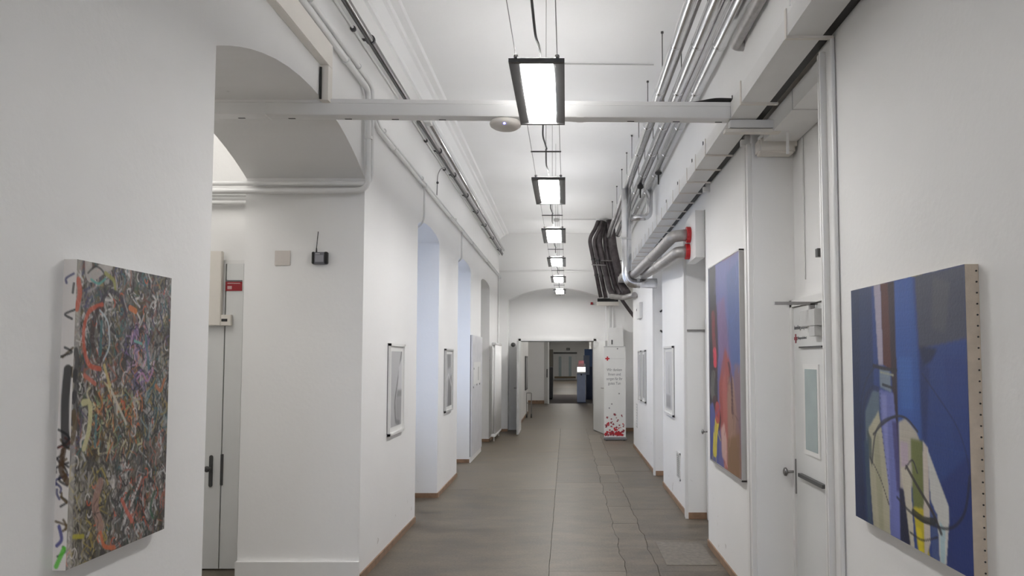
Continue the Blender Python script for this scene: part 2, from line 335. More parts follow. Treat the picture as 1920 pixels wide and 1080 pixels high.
# vestibule door
d = thing('door_3', (-2.9, 5.9, 0), 'tall grey-white double door behind the first arch', None); d['kind'] = 'structure'
B(-.75, .185, -.035, 0, .01, 2.40).build('door_leaf', 'door', d)
B(.195, .33, -.035, 0, .01, 2.40).build('door_leaf', 'door', d)
B(.335, .40, -.02, 0, 0, 2.43).box(-.8, .40, -.02, 0, 2.40, 2.43).build('door_frame', 'white', d)
B(.332, .345, -.026, -.018, 0, 2.40).build('frame_shadow_gap', 'joint', d)
MB().prism([(-.014*math.cos(t)+.111, .653-.014*math.sin(t)) for t in [PI*k/8 for k in range(9)]][::-1]+[(.111+.014*math.cos(t)*-1, .873+.014*math.sin(t)) for t in [PI*k/8 for k in range(9)]], 'y', -.043, -.035).build('handle_plate', 'dark', d)
MB().tube([(.111, -.035, .785), (.111, -.075, .785)], .009).lathe((.102, -.082, .785), [(.010, .012), (.022, .006), (.024, -.006), (.012, -.016)], 'y', 18).build('door_knob', 'dark', d, smooth=True)
B(.186, .206, -.043, -.03, .655, .895).build('lock_plate', 'dark', d)
sg = B(.19, .32, -.040, -.035, 2.182, 2.255).build('warning_plate', 'signred', d); sg['label'] = 'dark red warning plate'
B(.205, .305, -.0415, -.040, 2.239, 2.245).box(.205, .24, -.0415, -.040, 2.195, 2.221).build('white_print', mat('faded_print', (.55, .35, .35), .5), sg)
B(.19, .32, -.039, -.035, 2.257, 2.268).build('label_strip', 'text', d)
# double doors at the end
for nm, hx, hy, fx, fy, lab in (('door_4', -1.06, 17.08, -1.045, 15.93, 'left leaf of the double doors, standing open towards the corridor'), ('door_5', .635, 17.08, .86, 15.95, 'right leaf of the double doors, open behind the banner')):
    d = thing(nm, (hx, hy, 0), lab, None, rz=math.atan2(fy-hy, fx-hx)); d['kind'] = 'structure'; ln = math.hypot(fx-hx, fy-hy)
    B(0.02, ln, -.022, .022, .02, 2.02).build('door_leaf', 'door', d)
    B(0.02, ln+.003, -.024, .024, .012, .02).box(ln, ln+.003, -.023, .023, .02, 2.02).build('edge_seal', 'grey', d)
    MB().tube([(ln-.07, -.022, 1.0), (ln-.07, -.08, 1.0), (ln-.17, -.08, 1.0)], .009).build('door_handle', 'steel', d, smooth=True)
struct('trim_9', B(-1.10, -1.05, 17.06, 17.12, 0, 2.09).box(.63, .68, 17.06, 17.12, 0, 2.09).box(-1.10, .68, 17.06, 17.12, 2.04, 2.09), 'white')
tag(bpy.data.objects['trim_9'], 'white frame of the end double doors')
struct('trim_10', B(-1.05, .63, 17.055, 17.13, 2.02, 2.04), 'dark')
d = thing('door_6', (-.80, 26.85, 0), 'white door leaf ajar at the next doorway beyond', None, rz=math.radians(-62)); d['kind'] = 'structure'
B(0, .34, -.03, .03, .01, 2.9).build('door_leaf', 'door', d); B(.30, .33, -.06, -.03, .95, 1.25).build('handle_plate', 'dark', d)
d = thing('door_7', (0, 56, 0), 'pale double doors with narrow glass strips at the far end', None); d['kind'] = 'structure'
for s in (-1, 1):
    B(min(-.1+s*.01, -.1+s*.84), max(-.1+s*.01, -.1+s*.84), -.05, 0, .02, 1.95).build('door_leaf', 'door', d)
    B(-.1+s*.38-.1, -.1+s*.38+.1, -.06, -.04, .22, 1.75).build('pane', 'tglass', d)
B(-.98, .80, -.1, 0, 1.95, 2.08).build('door_frame', 'dark', d)
B(-.9, .7, -.16, -.06, .12, .26).build('kick_rail', 'brownwood', d)

# ------------------------------------------------------------------ lamps
def make_lamp():
    t = thing('pendant_lamp', (-.142, 0, 3.05), '', 'lamp', 'pendant lamps along the ceiling wires')
    W2, L2 = .133, .465; s = MB()
    for sg_ in (-1, 1):   # raised side wings and end bars
        s.hexa([(sg_*W2, -L2, 0), (sg_*.082, -L2, .008), (sg_*.082, L2, .008), (sg_*W2, L2, 0), (sg_*W2, -L2, .010), (sg_*.082, -L2, .018), (sg_*.082, L2, .018), (sg_*W2, L2, .010)])
        s.box(-W2, W2, sg_*L2-.012, sg_*L2+.012, 0, .018)
    s.build('frame', 'dark', t)
    # pillow shaped diffuser
    d = MB(); nx, ny = 8, 20
    for j in range(ny+1):
        v = j/ny*2-1; wv = .082-.010*abs(v)**6
        for i in range(nx+1):
            u = i/nx*2-1; d.v.append((u*wv, v*(L2-.014), .006-.010*(1-u*u)*(1-v**8)))
    n0 = len(d.v); d.v += [(x, y, .012) for x, y, z in d.v]
    for j in range(ny):
        for i in range(nx):
            a = j*(nx+1)+i; d.f += [(a, a+1, a+nx+2, a+nx+1), (n0+a, n0+a+nx+1, n0+a+nx+2, n0+a+1)]
    d.build('diffuser', 'lamp', t, smooth=True)
    B(-.07, .07, -L2+.04, L2-.04, .034, .038).build('uplight', 'lampup', t)
    s = B(-.078, -.072, -L2+.03, L2-.03, .018, .034).box(.072, .078, -L2+.03, L2-.03, .018, .034).box(-.078, .078, -L2+.02, -L2+.03, .018, .034).box(-.078, .078, L2-.03, L2-.02, .018, .034).box(-.078, .078, -L2+.03, L2-.03, .020, .024)
    s.build('housing', 'grey', t)
    for y in (-L2, L2):
        for x in (-.098, .098): MB().lathe((x, y, .022), [(.006, 0), (.011, .004), (.011, .014), (.006, .018)], 'z', 10).build('wire_clip', 'steel', t, smooth=True)
    MB().tube([(0, L2-.02, .04), (.0, L2+.08, .06), (-.012, L2+.35, .035), (.006, L2+.68, .045), (.0, L2+.70, .05), (-.008, L2+1.05, .03), (0, L2+1.34, .06), (0, L2+1.41, .035)], .0055, 8, .08).build('power_cable', 'dark', t, smooth=True)
    return t
def copy_tree(o, parent=None):
    c = o.copy(); C.objects.link(c)
    if parent: c.parent = parent
    for ch in list(o.children): copy_tree(ch, c)
    return c
lamp = make_lamp()
words = ['added unseen for fill light, just behind the viewer', 'added unseen for fill light, fourth lamp behind the viewer', 'added unseen for fill light, third lamp behind the viewer', 'added unseen for fill light, second lamp behind the viewer', 'nearest and largest, in front of the white crosswise trunking', 'second from the viewer, just past the crosswise trunking', 'third from the viewer, level with the dark wall pipes', 'fourth from the viewer, before the end wall', 'fifth from the viewer, against the end wall', 'farthest and smallest, over the top of the end arch']
for k, y in enumerate([-7.75, -5.42, -3.09, -.76, 3.908, 6.22, 8.51, 10.86, 13.28, 15.75]):  # lamps behind the viewer are added, to light walls facing the camera
    o = lamp if k == 0 else copy_tree(lamp)
    o.location = (-.142, y, 3.05); o['label'] = 'flat dark-framed pendant lamp, '+words[k]
for x, lab in ((-.24, 'left'), (-.044, 'right')):
    tag(MB().tube([(x, -9, 3.079), (x, 16.75, 3.079)], .0022, 6).build('tension_wire', 'steel'), lab+' thin steel wire that carries the row of pendant lamps', 'wire')
for k, y in enumerate([2.73, 5.06, 7.36, 9.69, 12.07, 14.5]):
    t = thing('spreader_bar', (-.142, y, 3.079), 'thin dark crossbar on the lamp wires, '+['overhead near the viewer', 'just past the nearest lamp', 'past the second lamp', 'past the third lamp', 'past the fourth lamp', 'past the fifth lamp'][k], 'crossbar', 'crossbars between the lamps')
    B(-.105, .105, -.005, .005, -.004, .004).build('bar', 'dark', t)
    MB().tube([(0, 0, 0), (0, 0, H-3.079)], .0018, 6).build('suspension_cable', 'steel', t)

tag(MB().tube([(-.14, -.3, 3.08), (-.143, 2.6, 3.12), (-.142, 3.0, 3.11), (-.139, 3.25, 3.09), (-.128, 3.36, 3.10), (-.124, 3.47, 3.085)], .006, 8, .06).build('lamp_supply_cable', 'dark', smooth=True), 'grey power cable running above the wires into the nearest lamp', 'cable')
# ------------------------------------------------------------------ crosswise trunking
t = thing('cross_trunking', (1.03, 4.61, 3.15), 'white trunking beam spanning the corridor below the ceiling', 'trunking'); t.rotation_euler = (0, math.radians(.5), 0)
B(-3.43, 0, -.05, .05, .0, .095).build('channel', 'white', t, bev=.003)
for k, x in enumerate([-3.1, -2.78, -2.42, -2.12, -1.82, -.62, -.33, -.06]): B(x-.022, x+.022, .024, .034, -.002, .002).build('slot', 'black', t)
for x in (-2.95, -.95): B(x-.015, x+.03, -.055, .052, -.004, .1).build('joint_clip', 'white', t)
B(-3.43, 0.02, -.056, -.05, .075, .1).build('lid_edge', 'white', t)
MB().tube([(-3.4, -.03, .112), (-2.57, -.03, .112), (-2.54, -.02, .13), (-2.535, 0, .3)], .012, 8, .03).build('cable_and_shade', 'black', t)  # black tube draws the dark gap and shadow line above the beam
MB().tube([(-.35, .02, .10), (-.2, .03, .115), (-.08, .04, .145), (.03, .06, .15)], .018, 8, .1).build('black_curve', 'black', t)  # black curved tube lying over the beam
t = thing('wireless_access_point', (-.385, 4.60, 3.155), 'rounded white access point with a blue light below the trunking beam', 'access point')
MB().lathe((0, 0, -.062), [(.03, 0), (.075, .004), (.096, .018), (.1, .034), (.092, .048), (.05, .052)], 'z', 32).build('housing', 'cream', t, smooth=True)
B(-.03, .03, -.02, .02, -.012, .002).build('bracket', 'grey', t)
MB().lathe((0, -.085, -.052), [(.001, -.006), (.006, -.004), (.006, .004)], 'z', 10).build('status_light', 'led', t)
t = thing('trunking_elbow', (1.2, 4.67, 3.06), 'small white trunking joining the beam to the right wall', 'trunking')
B(-.17, .20, -.10, -.02, .035, .085).build('channel', 'white', t, bev=.003); B(.185, .20, -.09, -.075, -.13, .04).build('drop', 'white', t); B(-.20, .15, -.09, -.03, .01, .03).build('lower_channel', 'cream', t)

# right main duct
t = thing('long_wall_trunking', (1.03, 0, 3.15), 'long white square trunking running down the right wall', 'trunking')
B(0, .165, -3, 15.2, 0, .10).build('channel', 'white', t)
for y in [3.38, 4.28]: B(-.006, .215, y-.012, y+.012, -.012, 0).box(-.006, 0, y-.012, y+.012, 0, .13).build('strap', 'cream', t)
y = 5.4
while y < 15:
    B(-.004, .20, y-.008, y+.008, -.010, 0).box(-.004, 0, y-.008, y+.008, 0, .12).build('strap', 'cream', t); y += .42
for y in (1.2, 2.4, 3.2, 4.6, 5.0, 5.6, 6.1, 6.9, 7.7): MB().tube([(.02, y, .09), (.02, y, .16)], .004, 6).build('stud', 'dark', t)
for y in (5.0, 6.4): B(.165, .224, y-.02, y+.02, -.05, -.01).box(.19, .224, y-.02, y+.02, -.01, .06).build('wall_bracket', 'white', t)
MB().prism([(0, .1), (.1, .1), (.1, .4), (0, .4)], 'y', 0, .001)
B(.18, .222, -3, 15, .02, .035).build('dark_gap_strip', 'black', t)  # black strip paints the dark gap between trunking and wall
t2 = B(1.14, 1.253, 2.73, 2.80, 3.05, 3.13).build('junction_trunk', 'cream', bev=.004); tag(t2, 'cream crosswise cover on the near right trunking at the frame top', 'cover')
# soffit duct over the first right recess
t = thing('recess_duct', (1.30, 4.2, 3.075), 'wide boxed duct crossing the top of the first right recess', 'duct')
B(0, .22, -.60, .60, 0, .115).build('box', 'white', t); B(-.003, .225, -.03, -.02, -.003, .118).build('joint', 'grey', t)
B(0, .22, .60, .625, -.03, .02).build('end_rail', 'cream', t)
t = thing('recess_ledge', (1.36, 4.84, 3.0), 'small white boxed ledge under the duct in the first right recess', 'box')
B(-.09, .15, -.04, .08, 0, .10).build('body', 'cream', t, bev=.012); B(-.07, .13, -.045, .07, .10, .13).build('lid', 'white', t)
# conduits on the near right wall
tag(MB().tube([(1.242, 3.38, 3.14), (1.242, 3.38, 0)], .011, 10).build('vertical_conduit', 'white_pipe'), 'white conduit dropping to the floor between blue painting and recess', 'conduit')
tag(MB().tube([(1.24, 4.0, 3.6), (1.24, 4.0, H-.13)], .006, 8).build('upper_conduit', 'white_pipe'), 'thin white conduit high on the right wall above the trunking', 'conduit')
tag(MB().tube([(1.524, 4.705, 3.07), (1.524, 4.705, 2.15)], .006, 8).build('recess_conduit', 'white_pipe'), 'thin white conduit on the wall over the recess door', 'conduit')
tag(B(1.49, 1.53, 4.36, 4.40, 2.25, 2.30).build('small_sensor', 'dark'), 'tiny dark sensor above the recess door', 'sensor')

# ------------------------------------------------------------------ left trunking and pipes
t = thing('left_trunking', (-1.50, 0, 3.467), 'beige trunking along the left wall above the first arch', 'trunking')
B(-.03, .022, -3, 4.58, 0, .155).build('channel', 'cream', t, bev=.003)
B(-.03, .022, 4.50, 4.58, -.22, 0).build('drop', 'cream', t)
MB().tube([(-.02, 4.485, -.02), (-.02, 4.485, -.22)], .008, 8).build('cable_and_shade', 'black', t)  # black cable down the side of the drop
def pipething(name, m, path, r, fil, label, cat='pipe', group=None, extras=None, seg=16):
    p0 = path[0]; t = thing(name, p0, label, cat, group)
    rel = [tuple(a-b for a, b in zip(p, p0)) for p in path]
    MB().tube(rel, r, seg, fil).build('tube', m, t, smooth=True); return t, p0
def ring(t, p0, c, r, axis, m='white_pipe', hw=.012, name='clamp'):
    MB().lathe(tuple(a-b for a, b in zip(c, p0)), [(r*.9, -hw), (r, -hw), (r, hw), (r*.9, hw)], axis, 18).build(name, m, t, smooth=False)
t, p0 = pipething('white_heating_pipe', 'white_pipe', [(-1.492, -3, 3.665), (-1.492, 5.47, 3.665), (-1.485, 5.47, 2.90), (-2.43, 5.47, 2.895), (-2.9, 5.47, 2.895)], .022, .09, 'lower white heating pipe turning down and along the first arch jamb')
for y in (1, 3.2, 4.9): ring(t, p0, (-1.492, y, 3.665), .028, 'y')
for z in (3.3,): ring(t, p0, (-1.485, 5.47, z), .028, 'z')
t, p0 = pipething('white_heating_pipe', 'white_pipe', [(-1.492, -3, 3.735), (-1.492, 5.40, 3.735), (-1.475, 5.52, 3.70), (-1.475, 5.52, 3.0), (-1.50, 5.48, 2.955), (-2.43, 5.48, 2.955), (-2.9, 5.48, 2.955)], .018, .06, 'upper white heating pipe turning down and along the first arch jamb')
for y in (2.2, 4.2, 5.2): ring(t, p0, (-1.492, y, 3.735), .024, 'y')
t, p0 = pipething('white_branch_pipe', 'white_pipe', [(-1.485, 5.52, 3.50), (-1.492, 5.75, 3.455), (-1.492, 16.7, 3.46)], .019, .05, 'larger white pipe sloping along the left wall beyond the first arch')
for y in (6.3, 7.7, 9.4, 11.6, 13.8): ring(t, p0, (-1.492, y, 3.458), .027, 'y')
t, p0 = pipething('white_branch_pipe', 'white_pipe', [(-1.485, 5.60, 3.56), (-1.50, 5.85, 3.51), (-1.50, 16.7, 3.515)], .012, .05, 'thinner white pipe above the larger one on the left wall')
for y in (6.0, 7.6, 9.9): ring(t, p0, (-1.50, y, 3.513), .02, 'y')
t, p0 = pipething('window_drop_pipe', 'white_pipe', [(-1.49, 7.68, 3.45), (-1.49, 7.68, 3.10), (-1.55, 7.72, 3.02), (-1.66, 7.72, 3.0)], .011, .05, 'white pipe dropping into the first window recess', seg=10)
t, p0 = pipething('window_drop_pipe', 'white_pipe', [(-1.49, 10.46, 3.45), (-1.49, 10.46, 3.05), (-1.6, 10.5, 2.98)], .012, .05, 'white pipe dropping into the second window recess', seg=10)
t, p0 = pipething('vestibule_pipe', 'white_pipe', [(-4, 5.86, 2.955), (-2.44, 5.86, 2.955)], .018, 0, 'upper white pipe above the vestibule door')
t, p0 = pipething('vestibule_pipe', 'white_pipe', [(-4, 5.86, 2.89), (-2.44, 5.86, 2.89)], .018, 0, 'lower white pipe above the vestibule door')
# dark steel line
t, p0 = pipething('dark_steel_pipe', 'steel', [(-1.45, -3, 4.0), (-1.45, 16.6, 4.0)], .026, 0, 'dark steel pipe under the left cornice')
MB().tube([(0, 0, -.038), (0, 19.6, -.038)], .009, 8).build('lower_rod', 'dark', t)
for y in (2.2, 3.9, 5.35, 6.9, 8.3, 9.4, 10.6, 11.8, 13, 14.4, 16): 
    c = MB().lathe((0, y+3, 0), [(.03, -.012), (.036, -.012), (.036, .012), (.03, .012)], 'y', 16); c.box(-.08, -.03, y+2.992, y+3.008, -.008, .008).build('clamp', 'dark', t)
for y in (5.1, 7.8, 9.0): MB().lathe((-.055, y+3, -.03), [(.005, -.02), (.02, -.012), (.02, .012), (.005, .02)], 'y', 12).build('cable_gland', 'dark', t, smooth=True)
t, p0 = pipething('thin_white_conduit', 'white_pipe', [(-1.505, -3, 3.975), (-1.505, 16.6, 3.975)], .010, 0, 'thin white conduit just below the dark steel pipe', seg=8)
t, p0 = pipething('silver_wall_pipe', 'pipe', [(-1.42, 7.55, 4.10), (-1.42, 16.6, 4.08)], .028, 0, 'bright silver pipe starting midway along the left cornice')
B(-.10, .03, -.12, .0, -.05, .12).build('end_bracket', 'white', t)
t, p0 = pipething('sensor_cable', 'steel', [(-1.47, 8.85, 3.95), (-1.50, 8.7, 3.90), (-1.515, 8.6, 3.8), (-1.515, 8.55, 3.5)], .005, .05, 'small looped cable hanging from the left pipes', 'cable', seg=6)
MB().lathe((-.04, -.28, -.25), [(.004, -.015), (.014, -.008), (.014, .008), (.004, .015)], 'z', 10).build('sensor_head', 'dark', t)

# ------------------------------------------------------------------ silver pipes near the right ceiling
hy = [2.6, 3.9, 5.1, 6.3, 7.45, 8.4, 9.3, 10.1, 11.0, 12.1, 13.3]
for x, z, r, y1, lab in ((.835, 4.04, .046, 14.4, 'leftmost'), (1.00, 4.04, .050, 14.2, 'middle'), (1.165, 4.04, .055, 14.0, 'rightmost')):
    t, p0 = pipething('silver_ceiling_pipe', 'pipe', [(x, -3, z), (x, y1, z)], r, 0, lab+' foil-wrapped silver pipe hung under the ceiling at right', group='silver pipes under the ceiling', seg=20)
    for k, y in enumerate(hy):
        if x > 1.1 and k % 2: continue
        B(-.004, .004, y+3-.012, y+3.012, r, r+.02).build('hanger_lug', 'steel', t)
        MB().tube([(0, y+3, r), (0, y+3, H-z)], .004, 6).build('hanger_rod', 'dark', t)
        MB().lathe((0, y+3, H-z-.016), [(.012, 0), (.012, .016)], 'z', 8).build('ceiling_anchor', 'dark', t)
    for y in np.arange(1.5, y1-1, 1.0): MB().lathe((0, y+3, 0), [(r*.98, -.02), (r*1.03, -.018), (r*1.03, .018), (r*.98, .02)], 'y', 20).build('seam_band', 'pipe', t, smooth=True)
    MB().lathe((0, y1+3, 0), [(r*.8, -.03), (r*1.04, -.03), (r*1.04, .03), (r*.4, .035)], 'y', 18).build('end_cap', 'black', t)
for x, z, lab in ((.915, 4.13, 'left'), (1.085, 4.14, 'right')):
    pipething('thin_service_pipe', 'foil', [(x, -3, z), (x, 14, z)], .022, 0, lab+' thin grey service pipe between the big silver ceiling pipes', group='thin pipes between the silver pipes', seg=10)
for x, y, z, lab in ((1.165, 9.25, 3.93, 'upper'), (1.0, 9.9, 3.90, 'lower')):
    tag(MB().lathe((x, y, z), [(.008, -.09), (.012, .03), (.03, .035), (.045, .05), (.04, .09), (.01, .1)], 'z', 12).build('black_valve', 'black', smooth=True), lab+' black valve knob hanging by the silver ceiling pipes', 'valve')
t, p0 = pipething('short_silver_pipe', 'foil', [(1.19, -3, 3.86), (1.19, 5.12, 3.86), (1.30, 5.12, 3.86)], .042, .09, 'short grey pipe below the silver pipes turning into the right wall')
t, p0 = pipething('silver_drop_pipe', 'pipe', [(.835, 10.2, 4.0), (.835, 10.2, 2.68), (1.252, 10.2, 2.68)], .068, .13, 'thick silver pipe dropping vertically and bending into the right wall', seg=24)
for z in (3.3,): ring(t, p0, (.835, 10.2, z), .071, 'z', 'pipe', .015, 'seam_band')
ring(t, p0, (1.0, 10.2, 2.68), .071, 'x', 'pipe', .015, 'seam_band')
t, p0 = pipething('silver_loop_pipe', 'pipe', [(.835, 10.25, 3.61), (1.165, 10.25, 3.61), (1.165, 10.25, 4.0)], .045, .1, 'silver elbow pipe joining the drop pipe to the rightmost ceiling pipe', seg=18)
# pipes with red fire collars
t = thing('fire_stop_box', (1.17, 6.66, 2.56), 'white boxed casing high on the wall where the collared pipes enter', 'casing')
B(0, .0835, 0, .5, 0, .43).build('casing', 'white', t)
for z, pth, lab in ((2.80, [(.93, 10.17, 2.80), (.94, 10.0, 2.80), (.985, 7.7, 2.785), (1.01, 6.95, 2.80), (1.165, 6.93, 2.81)], 'upper'), (2.65, [(1.07, 10.17, 2.78), (1.07, 10.0, 2.78), (1.03, 7.8, 2.655), (1.06, 7.02, 2.655), (1.165, 6.99, 2.66)], 'lower')):
    t, p0 = pipething('collared_pipe', 'foil', pth, .056, .3, lab+' grey wrapped pipe curving into a red fire collar', group='collared pipes', seg=20)
    e = pth[-1]; MB().lathe((e[0]-p0[0]-.012, e[1]-p0[1], e[2]-p0[2]), [(.056, -.022), (.076, -.022), (.076, .016), (.056, .016)], 'x', 24).build('fire_collar', 'red', t)
    ring(t, p0, (.973 if lab == 'upper' else 1.038, 8.3, 2.787 if lab == 'upper' else 2.683), .058, 'y', 'foil', .02, 'seam_band')
# dark bundle rising to the ceiling in front of the end wall
D = [([(.66, 15.2, H), (.60, 15.2, 4.32), (.47, 15.15, 4.10), (.70, 15.0, 2.88)], .04, 'leftmost'),
     ([(.74, 15.2, H), (.68, 15.2, 4.28), (.56, 15.1, 4.05), (.80, 14.95, 2.86)], .042, 'second'),
     ([(.76, 15.3, H), (.74, 15.25, 4.3), (.66, 15.1, 4.05), (.88, 14.9, 3.0), (1.0, 14.7, 2.85)], .06, 'third'),
     ([(.80, 15.4, H), (.82, 15.3, 4.3), (.82, 15.15, 3.9), (1.0, 15.0, 3.1), (1.1, 14.6, 2.88)], .07, 'fourth'),
     ([(.90, 15.15, H), (.92, 15.05, 4.3), (.95, 14.95, 3.9), (1.1, 14.75, 3.1), (1.18, 14.4, 2.92)], .08, 'rightmost'),
     ([(.98, 15.0, 3.12), (1.10, 15.0, 2.86), (1.40, 15.0, 2.45)], .035, 'lowest, slanting')]
for pth, r, lab in D:
    t, p0 = pipething('dark_wrapped_pipe', 'rust', pth, r, .14, lab+' dark wrapped pipe of the bundle before the end wall', group='dark pipe bundle', seg=16)
    if len(pth) == 4:
        a, b = Vector(pth[2]), Vector(pth[3])
        for f in (.35, .62): c = a.lerp(b, f); MB().lathe(tuple(c-Vector(p0)), [(r, -.02), (r*1.12, -.02), (r*1.12, .02), (r, .02)], 'z', 14).build('clamp', 'dark', t)
t, p0 = pipething('silver_stub_pipe', 'foil', [(.86, 14.3, 2.84), (1.1, 14.1, 2.80), (1.2, 13.0, 2.76)], .05, .1, 'short silver pipe at the foot of the dark bundle')
tag(MB().tube([(.52, 15.02, 3.55), (.80, 14.9, 3.52)], .012, 8).build('support_rail', 'steel'), 'short steel rail holding the dark pipe bundle', 'rail')
tag(MB().tube([(.70, 14.95, 3.62), (1.2, 14.95, 3.62)], .012, 8).build('support_rail', 'steel'), 'steel rail behind the vertical silver pipe', 'rail')
t = thing('fan_box', (.92, 16.63, 2.83), 'white box with a dark top under the dark pipe bundle', 'box')
B(-.24, .26, -.12, .12, 0, .075).build('tray', 'cream', t); B(-.22, .24, -.1, .1, .075, .15).build('dark_unit', 'black', t)
tag(B(.56, .61, 16.98, 17.1, 2.88, 2.93).build('small_red_box', 'signred'), 'tiny dark red box on the wall under the end arch', 'box')
t = thing('wall_cupboard', (1.12, 16.6, 1.85), 'white wall box above and behind the roll-up banner', 'box')
B(-.17, .15, -.13, .13, 0, .47).build('body', 'white', t, bev=.004); B(-.12, -.09, -.14, -.13, .1, .2).build('latch', 'dark', t)
for x, lab in ((.975, 'left'), (1.06, 'right')):
    tag(MB().tube([(x, 16.72, 2.32), (x, 16.72, 2.85)], .013, 8).build('riser_conduit', 'white_pipe'), lab+' white conduit rising above the wall box', 'conduit')

# smoke detectors
t = thing('smoke_detector', (-.157, 6.98, H), 'round white smoke detector on the ceiling behind the nearest lamp', 'detector')
MB().lathe((0, 0, -.05), [(.03, 0), (.055, .01), (.06, .03), (.06, .05)], 'z', 24).build('head', 'cream', t, smooth=True)
MB().tube([(.06, 0, -.012), (1.0, .02, -.012)], .006, 8).build('cable_conduit', 'grey', t)
t = thing('smoke_detector', (-.20, 15.0, H), 'small smoke detector on the ceiling near the end wall', 'detector')
MB().lathe((0, 0, -.06), [(.03, 0), (.06, .015), (.06, .06)], 'z', 20).build('head', 'grey', t, smooth=True)
MB().tube([(.06, 0, -.012), (.8, .0, -.012)], .006, 8).build('cable_conduit', 'grey', t)

# ------------------------------------------------------------------ small things on the arch jamb
t = thing('radio_transmitter', (-1.855, 5.55, 2.40), 'small dark grey transmitter with an aerial on the arch jamb', 'transmitter')
B(-.052, .056, -.035, 0, -.048, .044).build('casing', mat('transmitter_grey', (.16, .16, .18), .4), t, bev=.006)
B(-.055, -.036, -.04, 0, -.045, .045).build('end_cap', 'black', t, bev=.004); B(.038, .06, -.04, 0, -.045, .045).build('end_cap', 'black', t, bev=.004)
B(-.03, .032, -.037, -.035, -.03, .02).build('label_plate', mat('label_grey', (.30, .30, .33), .4), t)
B(-.028, .005, -.038, -.037, .028, .031).build('white_stripe', 'white', t)
MB().tube([(-.026, -.02, .042), (-.026, -.02, .075)], .007, 10, taper=.004).tube([(-.026, -.02, .075), (-.015, -.02, .20)], .003, 8).build('aerial', 'black', t)
t = tag(B(-2.199, -2.082, 5.543, 5.55, 2.345, 2.458).build('blank_cover_plate', mat('beige_plate', (.66, .61, .57), .5), bev=.002), 'square beige blank cover plate on the arch jamb', 'plate')
t = thing('cable_cover_box', (-2.79, 5.86, 1.905), 'tall beige box mounted over the vestibule door edge', 'box')
B(-.08, .062, -.04, 0, 0, .59).build('cover', 'cream', t, bev=.004)
t = thing('key_box', (-2.69, 5.865, 1.905), 'small beige box with a black slot on the vestibule door', 'box')
B(-.042, .042, -.035, 0, 0, .085).build('casing', 'cream', t, bev=.003); B(-.032, .014, -.037, -.035, .032, .053).build('slot', 'black', t)
# cupboard-like panel on third pier
t = thing('notice_board', (LX, 11.8, .085), 'tall flat grey-white panel beside the radiator on the left wall', 'panel')
B(0.008, .03, 0, 1.4, 0, 1.93).build('board', mat('panel_grey', (.66, .66, .68), .35), t); B(0, .008, -.004, 1.4, 0, 1.93).build('shadow_gap', 'black', t)
for k, (y, z) in enumerate(((.18, 1.05), (.62, 1.08), (1.02, 1.08), (.22, 1.35))): MB().lathe((.03, y, z+.04), [(.016, 0), (.016, .006)], 'x', 12).build('magnet', 'dark', t)
t = thing('notice_sheet', (-1.4995, 12.0, 1.22), 'white notice sheet pinned to the tall grey panel', 'notice')
B(0, .002, 0, .95, 0, .36).build('sheet', 'banner', t); B(.002, .003, .1, .3, .06, .3).build('photo_print', 'white', t); B(.002, .003, .55, .72, .05, .28).build('grey_print', 'grey', t)

# radiator
t = thing('vertical_radiator', (-1.44, 15.1, .12), 'tall white column radiator at the far left corner', 'radiator')
for k in range(16): MB().tube([(0, -.62+k*.083, .03), (0, -.62+k*.083, 1.80)], .017, 10).tube([(.045, -.62+k*.083, .03), (.045, -.62+k*.083, 1.80)], .017, 10).build('column', 'white', t, smooth=True)
B(-.02, .065, -.65, .65, 0, .05).box(-.02, .065, -.65, .65, 1.78, 1.83).build('header', 'white', t, bev=.008)
B(-.09, 0, -.4, -.38, 1.5, 1.52).box(-.09, 0, .38, .4, 1.5, 1.52).build('bracket', 'white', t)
MB().tube([(.02, .5, 0), (.02, .5, -.10)], .012, 8).tube([(.02, -.5, 0), (.02, -.5, -.10)], .012, 8).build('foot_pipe', 'white', t)
t = thing('corner_riser', (-1.49, 16.2, 0), 'white riser pipe in the far left corner', 'pipe')
MB().tube([(0, 0, 0), (0, 0, 3.44)], .018, 10).build('tube', 'white_pipe', t, smooth=True)
tag(MB().lathe((-1.22, 17.0, 1.95), [(.02, -.1), (.05, -.08), (.05, .06), (.02, .1)], 'y', 14).build('door_holder', 'dark', smooth=True), 'round dark door holder on the end wall beside the left door leaf', 'door stop')

# ------------------------------------------------------------------ painted pictures
def blank(wd, hh, c): a = np.empty((hh, wd, 3)); a[:] = c; return a
def hexc(r, g, b_): 
    f = lambda c: ((c/255+.055)/1.055)**2.4 if c > 10 else c/255/12.92
    return np.array([f(r), f(g), f(b_)])
def poly(a, pts, c, alpha=1.0, soft=0):
    hh, wd, _ = a.shape; yy, xx = np.mgrid[0:hh, 0:wd]; x = (xx+.5)/wd; y = (yy+.5)/hh; ins = np.zeros((hh, wd), bool)
    n = len(pts)
    for i in range(n):
        x1, y1 = pts[i]; x2, y2 = pts[(i+1) % n]
        if y1 == y2: continue
        cnd = ((y1 > y) != (y2 > y)) & (x < (x2-x1)*(y-y1)/(y2-y1)+x1); ins ^= cnd
    mk = ins.astype(float)
    for _ in range(soft):
        mk = (mk+np.roll(mk, 1, 0)+np.roll(mk, -1, 0)+np.roll(mk, 1, 1)+np.roll(mk, -1, 1))/5
    mk = mk[..., None]*alpha; a[:] = a*(1-mk)+np.array(c)*mk
